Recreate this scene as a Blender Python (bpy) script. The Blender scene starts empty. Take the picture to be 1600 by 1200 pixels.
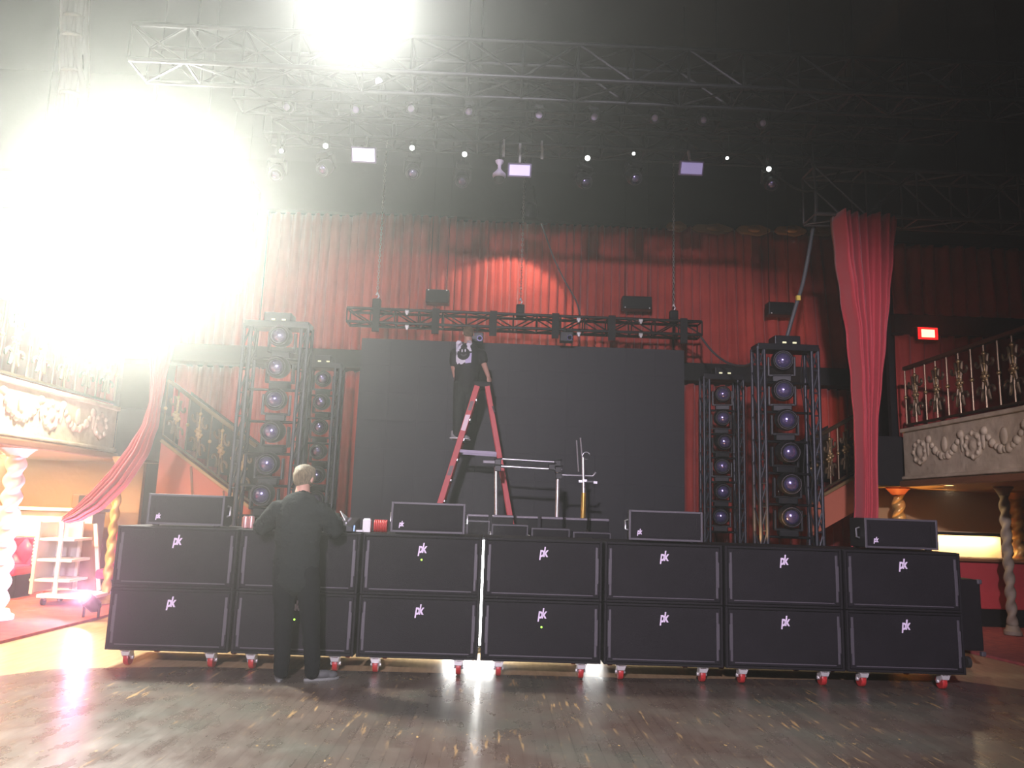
import bpy, bmesh, math, random
from mathutils import Vector, Matrix, noise
random.seed(7)
S = bpy.context.scene
COL = S.collection

# ------------------------------------------------------------------ camera
CAMZ, YAW, PITCH, ROLL, FPX = 1.518, 0.0212, 0.1608, 0.0340, 1202.0
_f = Vector((math.sin(YAW)*math.cos(PITCH), math.cos(YAW)*math.cos(PITCH), math.sin(PITCH)))
_r0 = Vector((math.cos(YAW), -math.sin(YAW), 0)); _u0 = _r0.cross(_f)
_r = _r0*math.cos(ROLL) + _u0*math.sin(ROLL); _u = _u0*math.cos(ROLL) - _r0*math.sin(ROLL)
CAM = Vector((0, 0, CAMZ))
cd = bpy.data.cameras.new('camera'); co = bpy.data.objects.new('camera', cd); COL.objects.link(co)
cd.sensor_fit = 'HORIZONTAL'; cd.sensor_width = 36; cd.lens = 36*FPX/1600; cd.clip_start = .05; cd.clip_end = 100
m = Matrix((_r, _u, -_f)).transposed().to_4x4(); m.translation = CAM
co.matrix_world = m
S.camera = co

def _ray(px, py): return _f + _r*((px-800)/FPX) + _u*((600-py)/FPX)
def P(px, py, Y):
    d = _ray(px, py); return CAM + d*(Y/d.y)
def PX(px, py, X):
    d = _ray(px, py); return CAM + d*(X/d.x)
def PZ(px, py, Z):
    d = _ray(px, py); return CAM + d*((Z-CAMZ)/d.z)

# ------------------------------------------------------------------ world, added glare haze, colour management
S.view_settings.view_transform = 'Standard'; S.view_settings.look = 'None'
S.view_settings.gamma = 1; S.view_settings.use_curve_mapping = False
S.view_settings.exposure = 0.0
GLARE_HAZE = 0.014  # haze added to imitate veiling lens glare around the lamps
W = bpy.data.worlds.new('world'); S.world = W; W.use_nodes = True
nt = W.node_tree; nt.nodes.clear()
wo = nt.nodes.new('ShaderNodeOutputWorld'); bg = nt.nodes.new('ShaderNodeBackground')
bg.inputs['Color'].default_value = (0.003, 0.0035, 0.004, 1); bg.inputs['Strength'].default_value = 1
vs = nt.nodes.new('ShaderNodeVolumeScatter')
vs.inputs['Color'].default_value = (1, 1, .97, 1)
vs.inputs['Density'].default_value = GLARE_HAZE; vs.inputs['Anisotropy'].default_value = 0.83
nt.links.new(bg.outputs[0], wo.inputs['Surface']); nt.links.new(vs.outputs[0], wo.inputs['Volume'])
cy = S.cycles
cy.max_bounces = 6; cy.diffuse_bounces = 3; cy.glossy_bounces = 3; cy.transmission_bounces = 2; cy.volume_bounces = 0
cy.use_denoising = True; cy.caustics_reflective = False; cy.caustics_refractive = False
cy.sample_clamp_indirect = 6

# ------------------------------------------------------------------ lights (each sits in a lamp fixture built further down)
def aim(o, to): o.rotation_euler = (Vector(to)-o.location).to_track_quat('-Z', 'Y').to_euler()
def area(name, loc, to, size, power, col=(1, 1, 1), shape='DISK', size_y=None, spread=math.pi):
    d = bpy.data.lights.new(name, 'AREA'); d.shape = shape; d.size = size
    if size_y: d.size_y = size_y
    d.energy = power; d.color = col; d.spread = spread
    o = bpy.data.objects.new(name, d); COL.objects.link(o); o.location = loc; aim(o, to); return o
def spot(name, loc, to, power, angle, blend, col=(1, 1, 1), r=.05):
    d = bpy.data.lights.new(name, 'SPOT'); d.energy = power; d.spot_size = angle; d.spot_blend = blend
    d.color = col; d.shadow_soft_size = r
    o = bpy.data.objects.new(name, d); COL.objects.link(o); o.location = loc; aim(o, to); return o
def point(name, loc, power, col=(1, 1, 1), r=.05):
    d = bpy.data.lights.new(name, 'POINT'); d.energy = power; d.color = col; d.shadow_soft_size = r
    o = bpy.data.objects.new(name, d); COL.objects.link(o); o.location = loc; return o

L1 = P(232, 322, 8.9); L2 = P(560, -6, 6.55); L3 = P(827, 333, 13.3)
L1_AIM = Vector((-1.8, 2.0, 0.4)); L2_AIM = Vector((-.6, 1.5, 0.8)); L3_AIM = P(775, 560, 14.5)
L4 = P(168, 440, 9.2); L4_AIM = Vector((-5.6, 7.4, 2.3)); L5 = P(300, 236, 9.2); L5_AIM = Vector((-4.2, 14.5, 4.0))
HOUSE = Vector((-1.2, -5.0, 4.6)); HOUSE_AIM = Vector((.15, 9.5, 1.8))
def along(a, b, d): return a + (b-a).normalized()*d
area('flood_light_beam', along(L1, L1_AIM, .14), L1_AIM, .5, 520, (.98, 1, .90), spread=math.radians(130))
area('added_fascia_beam', along(L4, L4_AIM, .14), L4_AIM, .3, 420, (1, .95, .80))  # extra flood added to brighten the left balcony fascia
area('added_curtain_beam', along(L5, L5_AIM, .14), L5_AIM, .3, 36, (1, .90, .80), spread=math.radians(80))  # extra flood added to brighten the curtains at the left
area('truss_light_beam', along(L2, L2_AIM, .14), L2_AIM, .4, 105, (.98, 1, .94), spread=math.radians(130))
spot('curtain_light_beam', along(L3, L3_AIM, .16), L3_AIM, 175, math.radians(97), .25, (1, .86, .68), .06)
spot('house_light_beam', along(HOUSE, HOUSE_AIM, .2), HOUSE_AIM, 8000, math.radians(52), .35, (.96, .83, 1), .16).scale = (1, .74, 1)

# ------------------------------------------------------------------ materials
MATS = {}
def mat(name, col, rough=.6, metal=0, emit=None, es=1, bump=0, bscale=40, col2=None, cscale=6, spec=.5, coat=0, stretch=None, sheen=0, sample=True):
    if name in MATS: return MATS[name]
    m = bpy.data.materials.new(name); m.use_nodes = True; n = m.node_tree
    b = n.nodes['Principled BSDF']
    b.inputs['Base Color'].default_value = (*col, 1); b.inputs['Roughness'].default_value = rough
    b.inputs['Metallic'].default_value = metal; b.inputs['Specular IOR Level'].default_value = spec
    b.inputs['Coat Weight'].default_value = coat; b.inputs['Sheen Weight'].default_value = sheen
    if emit:
        b.inputs['Emission Color'].default_value = (*emit, 1); b.inputs['Emission Strength'].default_value = es
        if not sample: m.cycles.emission_sampling = 'NONE'
    tc = n.nodes.new('ShaderNodeTexCoord'); src = tc.outputs['Object']
    if stretch:
        mp = n.nodes.new('ShaderNodeMapping'); mp.inputs['Scale'].default_value = stretch
        n.links.new(src, mp.inputs[0]); src = mp.outputs[0]
    if col2:
        t = n.nodes.new('ShaderNodeTexNoise'); t.inputs['Scale'].default_value = cscale; t.inputs['Detail'].default_value = 5
        n.links.new(src, t.inputs['Vector'])
        r = n.nodes.new('ShaderNodeValToRGB'); r.color_ramp.elements[0].position = .35; r.color_ramp.elements[1].position = .68
        r.color_ramp.elements[0].color = (*col, 1); r.color_ramp.elements[1].color = (*col2, 1)
        n.links.new(t.outputs['Fac'], r.inputs[0]); n.links.new(r.outputs[0], b.inputs['Base Color'])
    if bump:
        t = n.nodes.new('ShaderNodeTexNoise'); t.inputs['Scale'].default_value = bscale; t.inputs['Detail'].default_value = 4
        n.links.new(src, t.inputs['Vector'])
        bp = n.nodes.new('ShaderNodeBump'); bp.inputs['Strength'].default_value = bump; bp.inputs['Distance'].default_value = .02
        n.links.new(t.outputs['Fac'], bp.inputs['Height']); n.links.new(bp.outputs[0], b.inputs['Normal'])
    MATS[name] = m; return m

def floor_wood():
    m = bpy.data.materials.new('dark_dance_floor_wood'); m.use_nodes = True; n = m.node_tree; N = n.nodes; L = n.links
    b = N['Principled BSDF']; tc = N.new('ShaderNodeTexCoord')
    def mapn(sc, rot=0):
        mp = N.new('ShaderNodeMapping'); mp.inputs['Scale'].default_value = sc; mp.inputs['Rotation'].default_value = (0, 0, rot)
        L.new(tc.outputs['Object'], mp.inputs[0]); return mp.outputs[0]
    def noi(v, s, d=5, r=.6):
        t = N.new('ShaderNodeTexNoise'); t.inputs['Scale'].default_value = s; t.inputs['Detail'].default_value = d
        t.inputs['Roughness'].default_value = r; L.new(v, t.inputs['Vector']); return t.outputs['Fac']
    def ramp(f, stops):
        r = N.new('ShaderNodeValToRGB'); e = r.color_ramp.elements
        e[0].position, e[0].color = stops[0][0], (*stops[0][1], 1); e[1].position, e[1].color = stops[-1][0], (*stops[-1][1], 1)
        for p, c in stops[1:-1]:
            q = e.new(p); q.color = (*c, 1)
        L.new(f, r.inputs[0]); return r.outputs[0]
    def mix(f, a, bb):
        x = N.new('ShaderNodeMix'); x.data_type = 'RGBA'; L.new(f, x.inputs[0]); L.new(a, x.inputs[6]); L.new(bb, x.inputs[7]); return x.outputs[2]
    br = N.new('ShaderNodeTexBrick'); br.inputs['Scale'].default_value = 1; br.offset = .37
    br.inputs['Brick Width'].default_value = 1.3; br.inputs['Row Height'].default_value = .085; br.inputs['Mortar Size'].default_value = .003
    br.inputs['Color1'].default_value = (.085, .066, .056, 1); br.inputs['Color2'].default_value = (.135, .105, .088, 1)
    br.inputs['Mortar'].default_value = (.03, .02, .016, 1)
    L.new(mapn((1, 1, 1), math.pi/2), br.inputs['Vector'])
    # worn patches and pale scratches running with the boards
    patch = ramp(noi(mapn((1, .8, 1)), 1.6, 6), [(.45, (0, 0, 0)), (.75, (.6, .6, .6))])
    wornc = N.new('ShaderNodeRGB'); wornc.outputs[0].default_value = (.22, .185, .155, 1)
    c1 = mix(patch, br.outputs['Color'], wornc.outputs[0])
    scr = ramp(noi(mapn((22, 2.6, 1)), 1.0, 3, .5), [(.61, (0, 0, 0)), (.69, (1, 1, 1))])
    area_m = ramp(noi(mapn((1, 1, 1)), .9, 3), [(.46, (0, 0, 0)), (.60, (1, 1, 1))])
    mm = N.new('ShaderNodeMath'); mm.operation = 'MULTIPLY'; L.new(scr, mm.inputs[0]); L.new(area_m, mm.inputs[1])
    sc = N.new('ShaderNodeRGB'); sc.outputs[0].default_value = (.42, .27, .13, 1)
    c2 = mix(mm.outputs[0], c1, sc.outputs[0])
    hue = ramp(noi(mapn((1, 1, 1)), 1.1, 4), [(.38, (.085, .050, .040)), (.5, (.115, .092, .076)), (.62, (.105, .112, .092))])
    hf = N.new('ShaderNodeRGB'); hf.outputs[0].default_value = (.55, .55, .55, 1)
    c2 = mix(hf.outputs[0], c2, hue)
    fl = ramp(noi(mapn((2.2, 1, 1)), 15, 2, .5), [(.64, (0, 0, 0)), (.70, (1, 1, 1))]); fm = ramp(noi(mapn((1, 1, 1)), 1.7, 2), [(.52, (0, 0, 0)), (.62, (1, 1, 1))])
    m3 = N.new('ShaderNodeMath'); m3.operation = 'MULTIPLY'; L.new(fl, m3.inputs[0]); L.new(fm, m3.inputs[1])
    fc = N.new('ShaderNodeRGB'); fc.outputs[0].default_value = (.62, .42, .17, 1)
    c2 = mix(m3.outputs[0], c2, mix(m3.outputs[0], c2, fc.outputs[0]))
    c2 = mix(mm.outputs[0], c2, sc.outputs[0])
    L.new(c2, b.inputs['Base Color'])
    ro = ramp(noi(mapn((2, 1, 1)), 2.2, 5), [(.3, (.20, .20, .20)), (.75, (.42, .42, .42))])
    L.new(ro, b.inputs['Roughness'])
    bp = N.new('ShaderNodeBump'); bp.inputs['Strength'].default_value = .12; bp.inputs['Distance'].default_value = .01
    L.new(noi(mapn((20, 2, 1)), 1.5, 4), bp.inputs['Height']); L.new(bp.outputs[0], b.inputs['Normal'])
    return m

M_black = mat('black_paint', (.012, .012, .013), .65, spec=.25)
M_blackmetal = mat('black_metal', (.02, .021, .024), .38, .3)
M_darkwall = mat('dark_wall_paint', (.008, .0078, .0078), .8, bump=.2, bscale=8)
M_cab = mat('black_textured_cabinet_paint', (.010, .0085, .0108), .6, bump=.25, bscale=220, spec=.22)
M_grille = mat('black_perforated_grille', (.0115, .0095, .013), .65, spec=.22, bump=.3, bscale=160, col2=(.008, .0066, .009), cscale=3)
M_rim = mat('worn_grille_edge', (.075, .068, .08), .5)
M_logo = mat('lavender_white_logo', (.85, .72, .92), .3)
M_red = mat('red_velvet', (.47, .052, .034), .75, col2=(.36, .03, .022), cscale=2, bump=.15, bscale=30, sheen=.3)
M_redpink = mat('crimson_cloth', (.50, .045, .060), .7, sheen=.3, bump=.1, bscale=30)
M_screen = mat('led_screen_black', (.014, .0145, .019), .6, bump=.05, bscale=300)
M_truss = mat('black_truss_tube', (.011, .0115, .0125), .42, .2)
M_alu = mat('aluminium_tube', (.55, .55, .57), .3, 1)
M_chrome = mat('chrome', (.85, .84, .88), .30, .85)
M_chain = mat('galvanised_chain', (.4, .38, .34), .4, .9)
M_lens = mat('violet_coated_lens', (.30, .26, .55), .18, .75, coat=1)
M_lensrim = mat('satin_black_plastic', (.012, .013, .014), .42, spec=.35)
M_gold = mat('gilded_iron', (.42, .29, .13), .4, .7)
M_bronze = mat('dark_bronze_iron', (.11, .075, .04), .32, .7)
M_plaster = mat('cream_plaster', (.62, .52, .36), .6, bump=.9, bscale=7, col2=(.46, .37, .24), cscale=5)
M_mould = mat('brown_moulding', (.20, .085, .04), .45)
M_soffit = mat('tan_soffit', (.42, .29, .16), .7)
M_tanwall = mat('ochre_wall_paint', (.55, .34, .15), .7, bump=.2, bscale=10)
M_orange = mat('orange_stair_panel', (.52, .15, .085), .6)
M_lightwood = mat('pale_wood_floor', (.52, .37, .21), .33, col2=(.40, .26, .13), cscale=3, stretch=(8, 1, 1))
M_carpet = mat('red_patterned_carpet', (.40, .09, .075), .9, col2=(.26, .05, .06), cscale=9, bump=.3, bscale=200)
M_ladder = mat('red_fibreglass', (.62, .045, .055), .5)
M_skin = mat('skin', (.55, .30, .22), .5)
M_white = mat('white_paint', (.8, .8, .78), .5)
M_lav = mat('lit_lavender_led', (.1, .1, .1), .4, emit=(.80, .66, 1), es=1.1, sample=False)
M_lavdim = mat('dim_lavender_led', (.1, .1, .1), .4, emit=(.48, .38, .75), es=.55, sample=False)
M_hot = mat('lamp_face_white', (1, 1, 1), .4, emit=(1, 1, .95), es=45, sample=False)
M_warmlamp = mat('warm_lamp_face', (1, 1, 1), .4, emit=(1, .75, .4), es=9, sample=False)
M_glint = mat('white_glint_glow', (1, 1, 1), .4, emit=(.95, 1, .95), es=6, sample=False)  # white glow imitating glints on lenses
M_rubber = mat('black_rubber', (.02, .02, .02), .8)

# ------------------------------------------------------------------ mesh helpers
class MB:
    def __init__(s): s.v = []; s.f = []
    def add(s, vs, fs):
        o = len(s.v); s.v += [Vector(v) for v in vs]; s.f += [tuple(i+o for i in f) for f in fs]; return s
    def box(s, c, d, R=None):
        c = Vector(c); x, y, z = d[0]/2, d[1]/2, d[2]/2
        vs = [Vector((a*x, b*y, e*z)) for a in (-1, 1) for b in (-1, 1) for e in (-1, 1)]
        if R is not None: vs = [R @ v for v in vs]
        return s.add([c+v for v in vs], [(0, 1, 3, 2), (4, 6, 7, 5), (0, 4, 5, 1), (2, 3, 7, 6), (0, 2, 6, 4), (1, 5, 7, 3)])
    def hexa(s, pts):   # 4 bottom (ccw) + 4 top
        return s.add(pts, [(3, 2, 1, 0), (4, 5, 6, 7), (0, 1, 5, 4), (1, 2, 6, 5), (2, 3, 7, 6), (3, 0, 4, 7)])
    def bar(s, a, b, w, h, up=(0, 0, 1)):
        a, b = Vector(a), Vector(b); d = (b-a).normalized(); u = Vector(up)
        if abs(d.dot(u)) > .98: u = Vector((0, 1, 0))
        x = d.cross(u).normalized(); y = x.cross(d)
        q = [x*(i*w/2)+y*(j*h/2) for i, j in ((-1, -1), (1, -1), (1, 1), (-1, 1))]
        return s.add([a+k for k in q]+[b+k for k in q], [(3, 2, 1, 0), (4, 5, 6, 7), (0, 1, 5, 4), (1, 2, 6, 5), (2, 3, 7, 6), (3, 0, 4, 7)])
    def tube(s, pts, r, n=8, closed=False):
        pts = [Vector(p) for p in pts]; m = len(pts)
        rs = r if isinstance(r, (list, tuple)) else [r]*m
        prev = None; rings = []
        for i, p in enumerate(pts):
            if closed: d = pts[(i+1) % m]-pts[i-1]
            else: d = pts[min(i+1, m-1)]-pts[max(i-1, 0)]
            d = d.normalized() if d.length > 1e-9 else Vector((0, 0, 1))
            if prev is None:
                u = Vector((0, 0, 1)) if abs(d.z) < .9 else Vector((1, 0, 0)); x = d.cross(u).normalized()
            else:
                x = (prev - d*prev.dot(d)).normalized()
            prev = x; y = d.cross(x)
            rings.append([p+(x*math.cos(2*math.pi*k/n)+y*math.sin(2*math.pi*k/n))*rs[i] for k in range(n)])
        o = len(s.v); vs = [v for R in rings for v in R]; fs = []
        for i in range(m if closed else m-1):
            j = (i+1) % m
            for k in range(n): fs.append((i*n+k, i*n+(k+1) % n, j*n+(k+1) % n, j*n+k))
        if not closed: fs += [tuple(range(n-1, -1, -1)), tuple((m-1)*n+k for k in range(n))]
        return s.add(vs, fs)
    def lathe(s, prof, c=(0, 0, 0), n=20, R=None, mod=None):   # prof: (r, z)
        c = Vector(c); vs = []; fs = []; m = len(prof)
        for (r, z) in prof:
            for k in range(n):
                a = 2*math.pi*k/n; rr = r*(mod(a, z) if mod else 1)
                v = Vector((rr*math.cos(a), rr*math.sin(a), z)); vs.append(c+(R @ v if R is not None else v))
        for i in range(m-1):
            for k in range(n): fs.append((i*n+k, i*n+(k+1) % n, (i+1)*n+(k+1) % n, (i+1)*n+k))
        fs += [tuple(range(n-1, -1, -1)), tuple((m-1)*n+k for k in range(n))]
        return s.add(vs, fs)
    def ball(s, c, r, n=12, sc=(1, 1, 1), R=None):
        c = Vector(c); h = max(6, n//2+1); vs = [(0, 0, -1)]; fs = []
        for i in range(1, h):
            t = -math.pi/2+math.pi*i/h
            for k in range(n): vs.append((math.cos(t)*math.cos(2*math.pi*k/n), math.cos(t)*math.sin(2*math.pi*k/n), math.sin(t)))
        vs.append((0, 0, 1)); top = len(vs)-1
        for k in range(n):
            fs.append((0, 1+(k+1) % n, 1+k)); fs.append((top, 1+(h-2)*n+k, 1+(h-2)*n+(k+1) % n))
        for i in range(h-2):
            for k in range(n): a = 1+i*n; fs.append((a+k, a+(k+1) % n, a+n+(k+1) % n, a+n+k))
        out = []
        for v in vs:
            w = Vector((v[0]*r*sc[0], v[1]*r*sc[1], v[2]*r*sc[2])); out.append(c+(R @ w if R is not None else w))
        return s.add(out, fs)
    def prism(s, poly, d):   # closed polygon extruded along vector d
        n = len(poly); d = Vector(d); p = [Vector(q) for q in poly]
        return s.add(p+[q+d for q in p], [tuple(range(n-1, -1, -1)), tuple(range(n, 2*n))]+[(i, (i+1) % n, n+(i+1) % n, n+i) for i in range(n)])
    def grid(s, fn, nu, nv):
        vs = [fn(i/nu, j/nv) for j in range(nv+1) for i in range(nu+1)]
        return s.add(vs, [(j*(nu+1)+i, j*(nu+1)+i+1, (j+1)*(nu+1)+i+1, (j+1)*(nu+1)+i) for j in range(nv) for i in range(nu)])
    def build(s, name, m, parent=None, smooth=None, bevel=0, solid=0):
        me = bpy.data.meshes.new(name); org = parent.matrix_basis.translation if parent is not None else Vector()
        off = Vector(parent['_o']) if parent is not None and '_o' in parent else Vector()
        me.from_pydata([v-off for v in s.v], [], s.f); me.update()
        bm = bmesh.new(); bm.from_mesh(me); bmesh.ops.recalc_face_normals(bm, faces=bm.faces); bm.to_mesh(me); bm.free()
        if smooth: me.shade_smooth() if smooth is True else me.set_sharp_from_angle(angle=math.radians(smooth))
        if smooth and smooth is not True: me.shade_smooth(); me.set_sharp_from_angle(angle=math.radians(smooth))
        me.materials.append(m)
        o = bpy.data.objects.new(name, me); COL.objects.link(o)
        if parent is not None: o.parent = parent
        if solid:
            q = o.modifiers.new('thickness', 'SOLIDIFY'); q.thickness = solid; q.offset = 0
        if bevel:
            q = o.modifiers.new('bevel', 'BEVEL'); q.width = bevel; q.segments = 2; q.limit_method = 'ANGLE'
        return o

def thing(name, label, cat, loc=(0, 0, 0), rot=(0, 0, 0), group=None, local=False):
    """Empty at the thing's base.  With local=False parts are given in world coordinates."""
    o = bpy.data.objects.new(name, None); COL.objects.link(o); o.empty_display_size = .1
    o.location = loc; o.rotation_euler = rot; o['label'] = label; o['category'] = cat
    if group: o['group'] = group
    if not local: o['_o'] = tuple(loc)
    else: o['_o'] = (0, 0, 0)
    return o
def tag(o, label=None, cat=None, group=None, kind=None):
    if label: o['label'] = label
    if cat: o['category'] = cat
    if group: o['group'] = group
    if kind: o['kind'] = kind
    return o
def sub(o):      # lets a mesh part take children given in the same coordinates
    o['_o'] = tuple(o.parent['_o']) if o.parent and '_o' in o.parent else (0, 0, 0); return o
def kids(o): return list(o.children)
def dup(src, loc, rot=None, label=None, group=None):
    def cp(o, par):
        c = o.copy(); COL.objects.link(c)
        if par is not None: c.parent = par
        for ch in kids(o): cp(ch, c)
        return c
    r = cp(src, None); r.location = loc
    if rot is not None: r.rotation_euler = rot
    if label: r['label'] = label
    if group: r['group'] = group
    return r
def struct(name, mb, m, **k):
    o = mb.build(name, m, **k); o['kind'] = 'structure'; return o

def evaluated_mesh(o):
    dg = bpy.context.evaluated_depsgraph_get(); return bpy.data.meshes.new_from_object(o.evaluated_get(dg))
def remeshed(mb, name, m, parent, voxel=.012, smooth=6, disp=0):
    o = mb.build(name, m, None)
    q = o.modifiers.new('r', 'REMESH'); q.mode = 'VOXEL'; q.voxel_size = voxel
    q = o.modifiers.new('s', 'SMOOTH'); q.factor = .5; q.iterations = smooth
    me = evaluated_mesh(o); old = o.data; o.modifiers.clear(); o.data = me; bpy.data.meshes.remove(old); me.name = name
    off = Vector(parent['_o'])
    for v in me.vertices:
        if disp: v.co += v.normal*disp*(noise.noise(v.co*9)+.6*noise.noise(Vector((v.co.x*14, v.co.y*14, v.co.z*30))))
        v.co -= off
    me.shade_smooth(); me.materials.clear(); me.materials.append(m)
    o.parent = parent; return o
def limb(mb, pts, rs, flat=1.0, side=(1, 0, 0), n=14):
    """tapered rounded limb through pts; flat squeezes it across the direction normal to 'side'"""
    pts = [Vector(p) for p in pts]
    for i in range(len(pts)-1):
        a, b, ra, rb = pts[i], pts[i+1], rs[i], rs[i+1]; d = b-a; L = d.length; d.normalize()
        sx = Vector(side); sx = (sx-d*sx.dot(d))
        if sx.length < 1e-3: sx = Vector((0, 1, 0))-d*d.y
        sx.normalize(); sy = d.cross(sx); R = Matrix((sx, sy, d)).transposed()
        prof = [(ra*math.sin(t*math.pi/12+1e-3), -ra*math.cos(t*math.pi/12)*(1 if i else .9)) for t in range(0, 6)]
        prof += [(ra, 0)]+[(ra+(rb-ra)*k/5, L*k/5) for k in range(1, 6)]+[(rb*math.cos(t*math.pi/12)+1e-4, L+rb*math.sin(t*math.pi/12)) for t in range(1, 7)]
        vs = []; c = a
        mb.lathe([(r, z) for r, z in prof], (0, 0, 0), n)
        for k in range(len(mb.v)-n*len(prof), len(mb.v)):
            v = mb.v[k]; mb.v[k] = c + R @ Vector((v.x, v.y*flat, v.z))
    return mb

# ================================================================== THE ROOM
RX0, RX1, RY0, RY1, RZ = -9.4, 10.2, -7.5, 15.2, 9.0
M_floor = floor_wood()
CL = [PZ(160, 965, 0), PZ(0, 1005, 0), PZ(-220, 1062, 0)]            # edge of the carpet on the left
CR = [PZ(1500, 1016, 0), PZ(1600, 1040, 0), PZ(1800, 1092, 0)]
DL = [PZ(-400, 1110, 0), PZ(0, 1056, 0), PZ(90, 1045, 0), PZ(300, 1042, 0), PZ(1000, 1060, 0), PZ(1500, 1064, 0), PZ(1650, 1085, 0), PZ(1900, 1140, 0)]
struct('floor', MB().box(((RX0+RX1)/2, (RY0+RY1)/2, -.06), (RX1-RX0, RY1-RY0, .1)), M_lightwood)
mb = MB(); dl = [Vector((RX0, DL[0].y, 0))]+DL+[Vector((RX1, DL[-1].y, 0)), Vector((RX1, RY0, 0)), Vector((RX0, RY0, 0))]
mb.prism([Vector((p.x, p.y, -.01)) for p in dl], (0, 0, .012)); struct('floor_dance', mb, M_floor)
mb = MB(); q = [Vector((RX0, CL[2].y, 0)), CL[2], CL[1], CL[0], Vector((CL[0].x, RY1, 0)), Vector((RX0, RY1, 0))]
mb.prism([Vector((p.x, p.y, -.008)) for p in q], (0, 0, .03)); struct('floor_carpet_left', mb, M_carpet)
mb = MB(); q = [CR[0], CR[1], CR[2], Vector((RX1, CR[2].y, 0)), Vector((RX1, RY1, 0)), Vector((CR[0].x, RY1, 0))]
mb.prism([Vector((p.x, p.y, -.008)) for p in q], (0, 0, .03)); struct('floor_carpet_right', mb, M_carpet)
struct('ceiling', MB().box(((RX0+RX1)/2, (RY0+RY1)/2, RZ+.05), (RX1-RX0, RY1-RY0, .1)), M_darkwall)
struct('wall_back', MB().box(((RX0+RX1)/2, RY1+.05, RZ/2), (RX1-RX0, .1, RZ)), M_darkwall)
struct('wall_front', MB().box(((RX0+RX1)/2, RY0-.05, RZ/2), (RX1-RX0, .1, RZ)), M_darkwall)
M_sidewall = mat('dim_red_wall', (.10, .03, .022), .8)
struct('wall_left', MB().box((RX0-.05, (RY0+RY1)/2, RZ/2), (.1, RY1-RY0, RZ)), M_sidewall)
struct('wall_right', MB().box((RX1+.05, (RY0+RY1)/2, RZ/2), (.1, RY1-RY0, RZ)), M_darkwall)

# stage deck
SZ, SY = 1.0, 8.95
st = thing('stage_deck', 'low black stage behind the row of subwoofers', 'stage', (.45, SY, 0))
MB().box((.45, (SY+14.4)/2, SZ-.04), (8.3, 14.4-SY, .08)).build('deck', M_black, st)
MB().box((.45, SY+.04, (SZ-.08)/2), (8.3, .05, SZ-.08)).build('skirt', M_black, st)

# ------------------------------------------------------------------ subwoofers
X0, WS, YS, ZB, ZT = -3.430, 1.1224, 7.280, 0.1522, 1.2529
HS = (ZT-ZB)/2; CW, CH, CDp = WS-.026, HS-.006, .84
def text_mesh(body, size, shear=.18, off=.004, ext=.003):
    c = bpy.data.curves.new('logo', 'FONT'); c.body = body; c.size = size; c.shear = shear; c.offset = off; c.extrude = ext
    c.align_x = 'CENTER'; c.space_character = .8
    o = bpy.data.objects.new('logo', c); COL.objects.link(o); me = evaluated_mesh(o); bpy.data.objects.remove(o); return me
LOGO = text_mesh('pk', .135); LOGO.materials.append(M_logo)
for v in LOGO.vertices: v.co.x *= .62; v.co.y *= .92
LOGO_S = text_mesh('pk', .065, off=.003); LOGO_S.materials.append(M_logo)
for v in LOGO_S.vertices: v.co.x *= .7
def logo(parent, loc, small=False):
    o = bpy.data.objects.new('logo', LOGO_S if small else LOGO); COL.objects.link(o); o.parent = parent
    o.location = loc; o.rotation_euler = (math.pi/2, 0, 0); o['label'] = 'lavender white two-letter maker mark'; return o
def make_sub(lower):
    t = thing('subwoofer', 'x', 'speaker', (0, 0, 0), local=True)
    w, h, d = CW, CH, CDp; r = .022
    mb = MB(); mb.box((0, d/2+.012, h/2), (w, d-.024, h))                       # shell
    for sx in (-1, 1): mb.box((sx*(w/2-r/2), .008, h/2), (r, .018, h))
    for z in (r/2, h-r/2): mb.box((0, .008, z), (w-2*r, .018, r))
    mb.build('cabinet', M_cab, t, bevel=.004)
    MB().box((0, .006, h/2), (w-2*r-.008, .014, h-2*r-.008)).build('grille', M_grille, t, bevel=.003)
    mb = MB()
    for sx in (-1, 1):
        x = sx*(w/2-r-.03)
        mb.box((x, -.001, h/2), (.022, .006, h-.12)); mb.box((x+sx*.004, -.003, h/2), (.030, .008, h*.42))
    mb.box((0, -.001, .05), (w-.16, .006, .010))
    mb.build('grille_edge', M_rim, t, bevel=.002)
    logo(t, (0, -.004, h-.155))
    if lower:
        for sx in (-1, 1):
            for y in (.09, d-.12):
                x = sx*(w/2-.17)
                c = MB(); c.box((x, y, -.008), (.10, .10, .014))
                for s2 in (-1, 1): c.prism([(x+s2*.032-.005, y-.045, -.015), (x+s2*.032-.005, y+.04, -.015), (x+s2*.032-.005, y+.05, -.085), (x+s2*.032-.005, y+.015, -.095), (x+s2*.032-.005, y-.025, -.06)], (.010, 0, 0))
                c.tube([(x-.045, y+.028, -.082), (x+.045, y+.028, -.082)], .016, 8); c.prism([(x-.042, y-.052, -.02), (x+.042, y-.052, -.02), (x+.030, y-.048, -.055), (x-.030, y-.048, -.055)], (0, .008, 0))
                cs = sub(c.build('caster', MATS.get('bright_zinc') or mat('bright_zinc', (.8, .78, .76), .35, .5), t))
                MB().lathe([(.02, -.022), (.062, -.022), (.0655, -.012), (.0655, .012), (.062, .022), (.02, .022)], (x, y+.028, -.084), 20, Matrix.Rotation(math.pi/2, 3, 'Y')).build('wheel', mat('red_caster_wheel', (.45, .03, .03), .4), cs, smooth=40)
    return t
ORD = ['leftmost column', 'second column from the left', 'third column from the left', 'middle column', 'third column from the right', 'second column from the right', 'rightmost column']
protoU, protoL = make_sub(False), make_sub(True)
M_led = mat('green_indicator', (.1, .2, .05), .4, emit=(.45, 1, .1), es=2.5, sample=False)
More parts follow.
